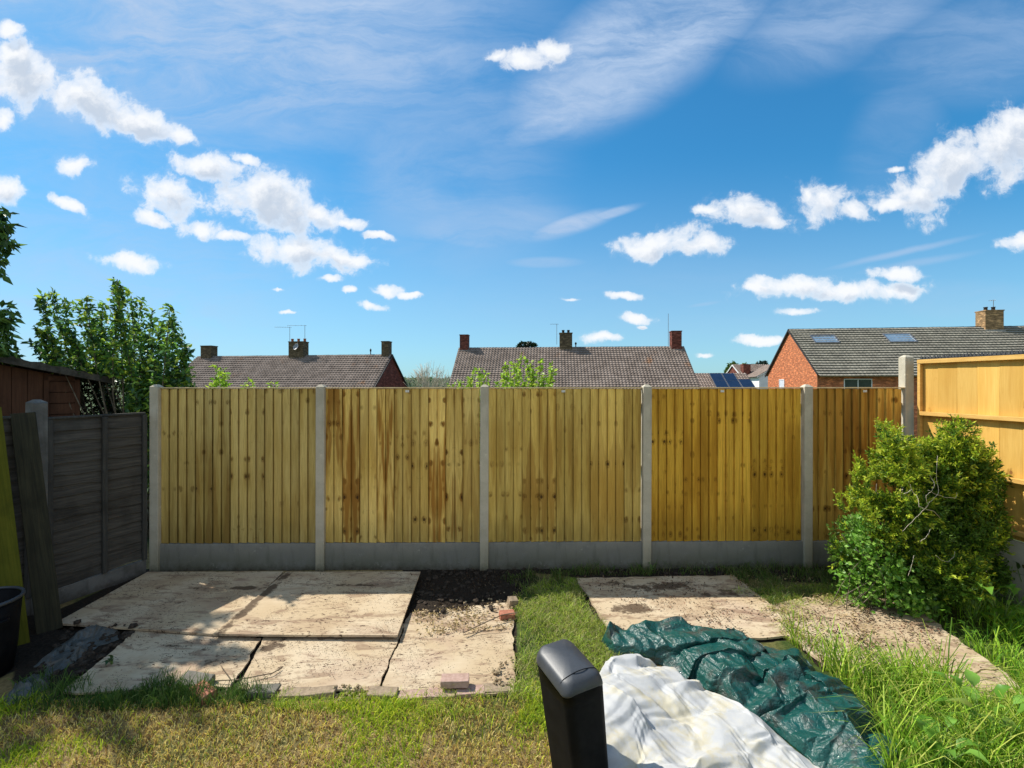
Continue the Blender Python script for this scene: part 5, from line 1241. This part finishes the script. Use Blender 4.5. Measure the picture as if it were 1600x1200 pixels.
def ivy():
    # small broad leaves climbing the left foot of the bush
    P = []
    for x, y, r, Y in ((1345,850,26,4.62),(1358,885,34,4.62),(1380,915,30,4.6),(1330,905,22,4.8),(1350,930,30,4.75),(1410,930,26,4.55),(1340,820,18,4.7),(1400,890,22,4.5),(1435,935,30,4.5)):
        n = int(r*9); d = RNG.normal(size=(n, 3))*.5; c_ = np.array(at(x, y, Y)); P.append(c_ + d*r/F*Y)
    P = np.concatenate(P); P[:, 2] = np.maximum(P[:, 2], .03); n = len(P); c0 = np.array((3.4, 4.65, 0)); D = rdir(n); D[:, 1] -= .5
    rt = empty('ivy_plant', tuple(c0), 0, 'small bright ivy-like weed climbing the left foot of the bush', 'plant'); L = RNG.uniform(.03, .06, n)
    Nn = rdir(n, .5); Nn[:, 1] -= .6
    V, Fc, cc = quads_leaf(P-c0, D, Nn, L, L*.8, palette(n, [(.13,.30,.03),(.20,.42,.05),(.28,.48,.09)])); mesh('leaves', V, Fc, M['leaf_gloss'], rt, cols=cc)
    rr = random.Random(2); paths = [(curve((rr.uniform(-.3,.5), rr.uniform(-.1,.1), 0), Vector(P[rr.randrange(n)]-c0), 6, .1, rr), .004, .002) for _ in range(30)]
    stems_mesh(paths, 'stems', 'bark', rt, seg=4)
ivy()
# broad-leaved weeds
def big_leaf(P, D, L, W, Nn, nseg=5):
    D = D.normalized(); S = D.cross(Nn).normalized(); U = S.cross(D); V = []; Fc = []
    for i in range(nseg+1):
        t = i/nseg; w = W*.5*math.sin(math.pi*(t**.75)*.97+.03)*(1.05-.25*t); c_ = P + D*L*t + U*(.18*L*math.sin(t*math.pi*.8)) - Vector((0,0,1))*L*.35*t*t
        ru = .12*w*math.sin(i*2.3)
        V += [c_ - S*w + U*(w*.35+ru), c_, c_ + S*w + U*(w*.35-ru)]
    for i in range(nseg):
        a = i*3; Fc += [(a, a+1, a+4, a+3), (a+1, a+2, a+5, a+4)]
    return [tuple(v) for v in V], Fc
def dock(px, py, n, size, label, seed, pal=((.12,.28,.03),(.17,.36,.045),(.22,.42,.06)), hgt=1.0, name='dock_plant', z=0.0):
    x, y = gp(px, py); rt = empty(name, (x, y, z), 0, label, 'weed'); rr = random.Random(seed); V, Fc, CO = [], [], []; st = []
    for k in range(n):
        a = rr.uniform(0, 2*math.pi); e = rr.uniform(.35, 1.3); l = size*rr.uniform(.6, 1.15); h = rr.uniform(.3, 1.4)*size*hgt
        d = Vector((math.cos(a)*math.cos(e), math.sin(a)*math.cos(e), math.sin(e)*.7)); b0 = Vector((d.x*h*.6, d.y*h*.6, h)); st.append(([Vector((0,0,0)), b0*.5+Vector((0,0,h*.15)), b0], .004, .0025))
        v, f = big_leaf(b0, d, l, l*rr.uniform(.42, .6), Vector((0,0,1))); o = len(V); V += v; Fc += [[o+i for i in q] for q in f]; c_ = pal[rr.randrange(len(pal))]; kk = rr.uniform(.8, 1.2); CO += [tuple(x_*kk for x_ in c_)]*len(v)
    mesh('leaves', V, Fc, M['leaf_gloss'], rt, cols=CO, smooth=True); stems_mesh(st, 'stems', 'stalk', rt, seg=4)
M['stalk'] = mottled('green_stalk', (.12,.2,.04), (.2,.28,.07), 10, .6, .1, .002)
dock(1462, 972, 13, .15, 'broad-leaved dock weed at the edge of the long board', 1)
dock(1520, 980, 16, .18, 'tall broad-leaved dock weed at the right foot of the bush', 2, hgt=2.0)
dock(1565, 985, 13, .17, 'large-leaved weed near the golden fence, right of the bush', 3, hgt=1.5)
dock(1515, 1000, 7, .08, 'small clover-like weed in the lush verge', 4)
dock(1605, 955, 11, .14, 'dark-leaved weed against the golden fence at the right edge', 5, hgt=2.2, pal=((.05,.10,.025),(.08,.14,.03),(.14,.12,.04)))
dock(1540, 1180, 14, .17, 'pale-leaved bramble seedling at the bottom right', 6, hgt=1.5)
dock(1460, 1220, 13, .16, 'pale broad-leaved weed beside the end of the tarpaulin', 7, hgt=1.5)
dock(1590, 1220, 12, .16, 'low leafy weed in the bottom right corner', 8, hgt=1.4, pal=((.25,.34,.06),(.33,.38,.07),(.17,.3,.05)))
dock(1420, 1230, 6, .10, 'small pale weed touching the tarpaulin tail', 9, hgt=.6)
dock(1018, 893, 6, .05, 'small weed at the foot of the fence behind the right plywood', 10, hgt=1.2, pal=((.07,.13,.03),(.1,.17,.04)))
dock(875, 900, 7, .05, 'small weed on the shaded soil left of the right plywood', 11, hgt=.8, pal=((.07,.13,.03),(.1,.17,.04)))
dock(175, 1040, 6, .07, 'small dark weed between polythene scrap and boards', 12, hgt=.6, pal=((.04,.09,.02),(.07,.13,.03)))
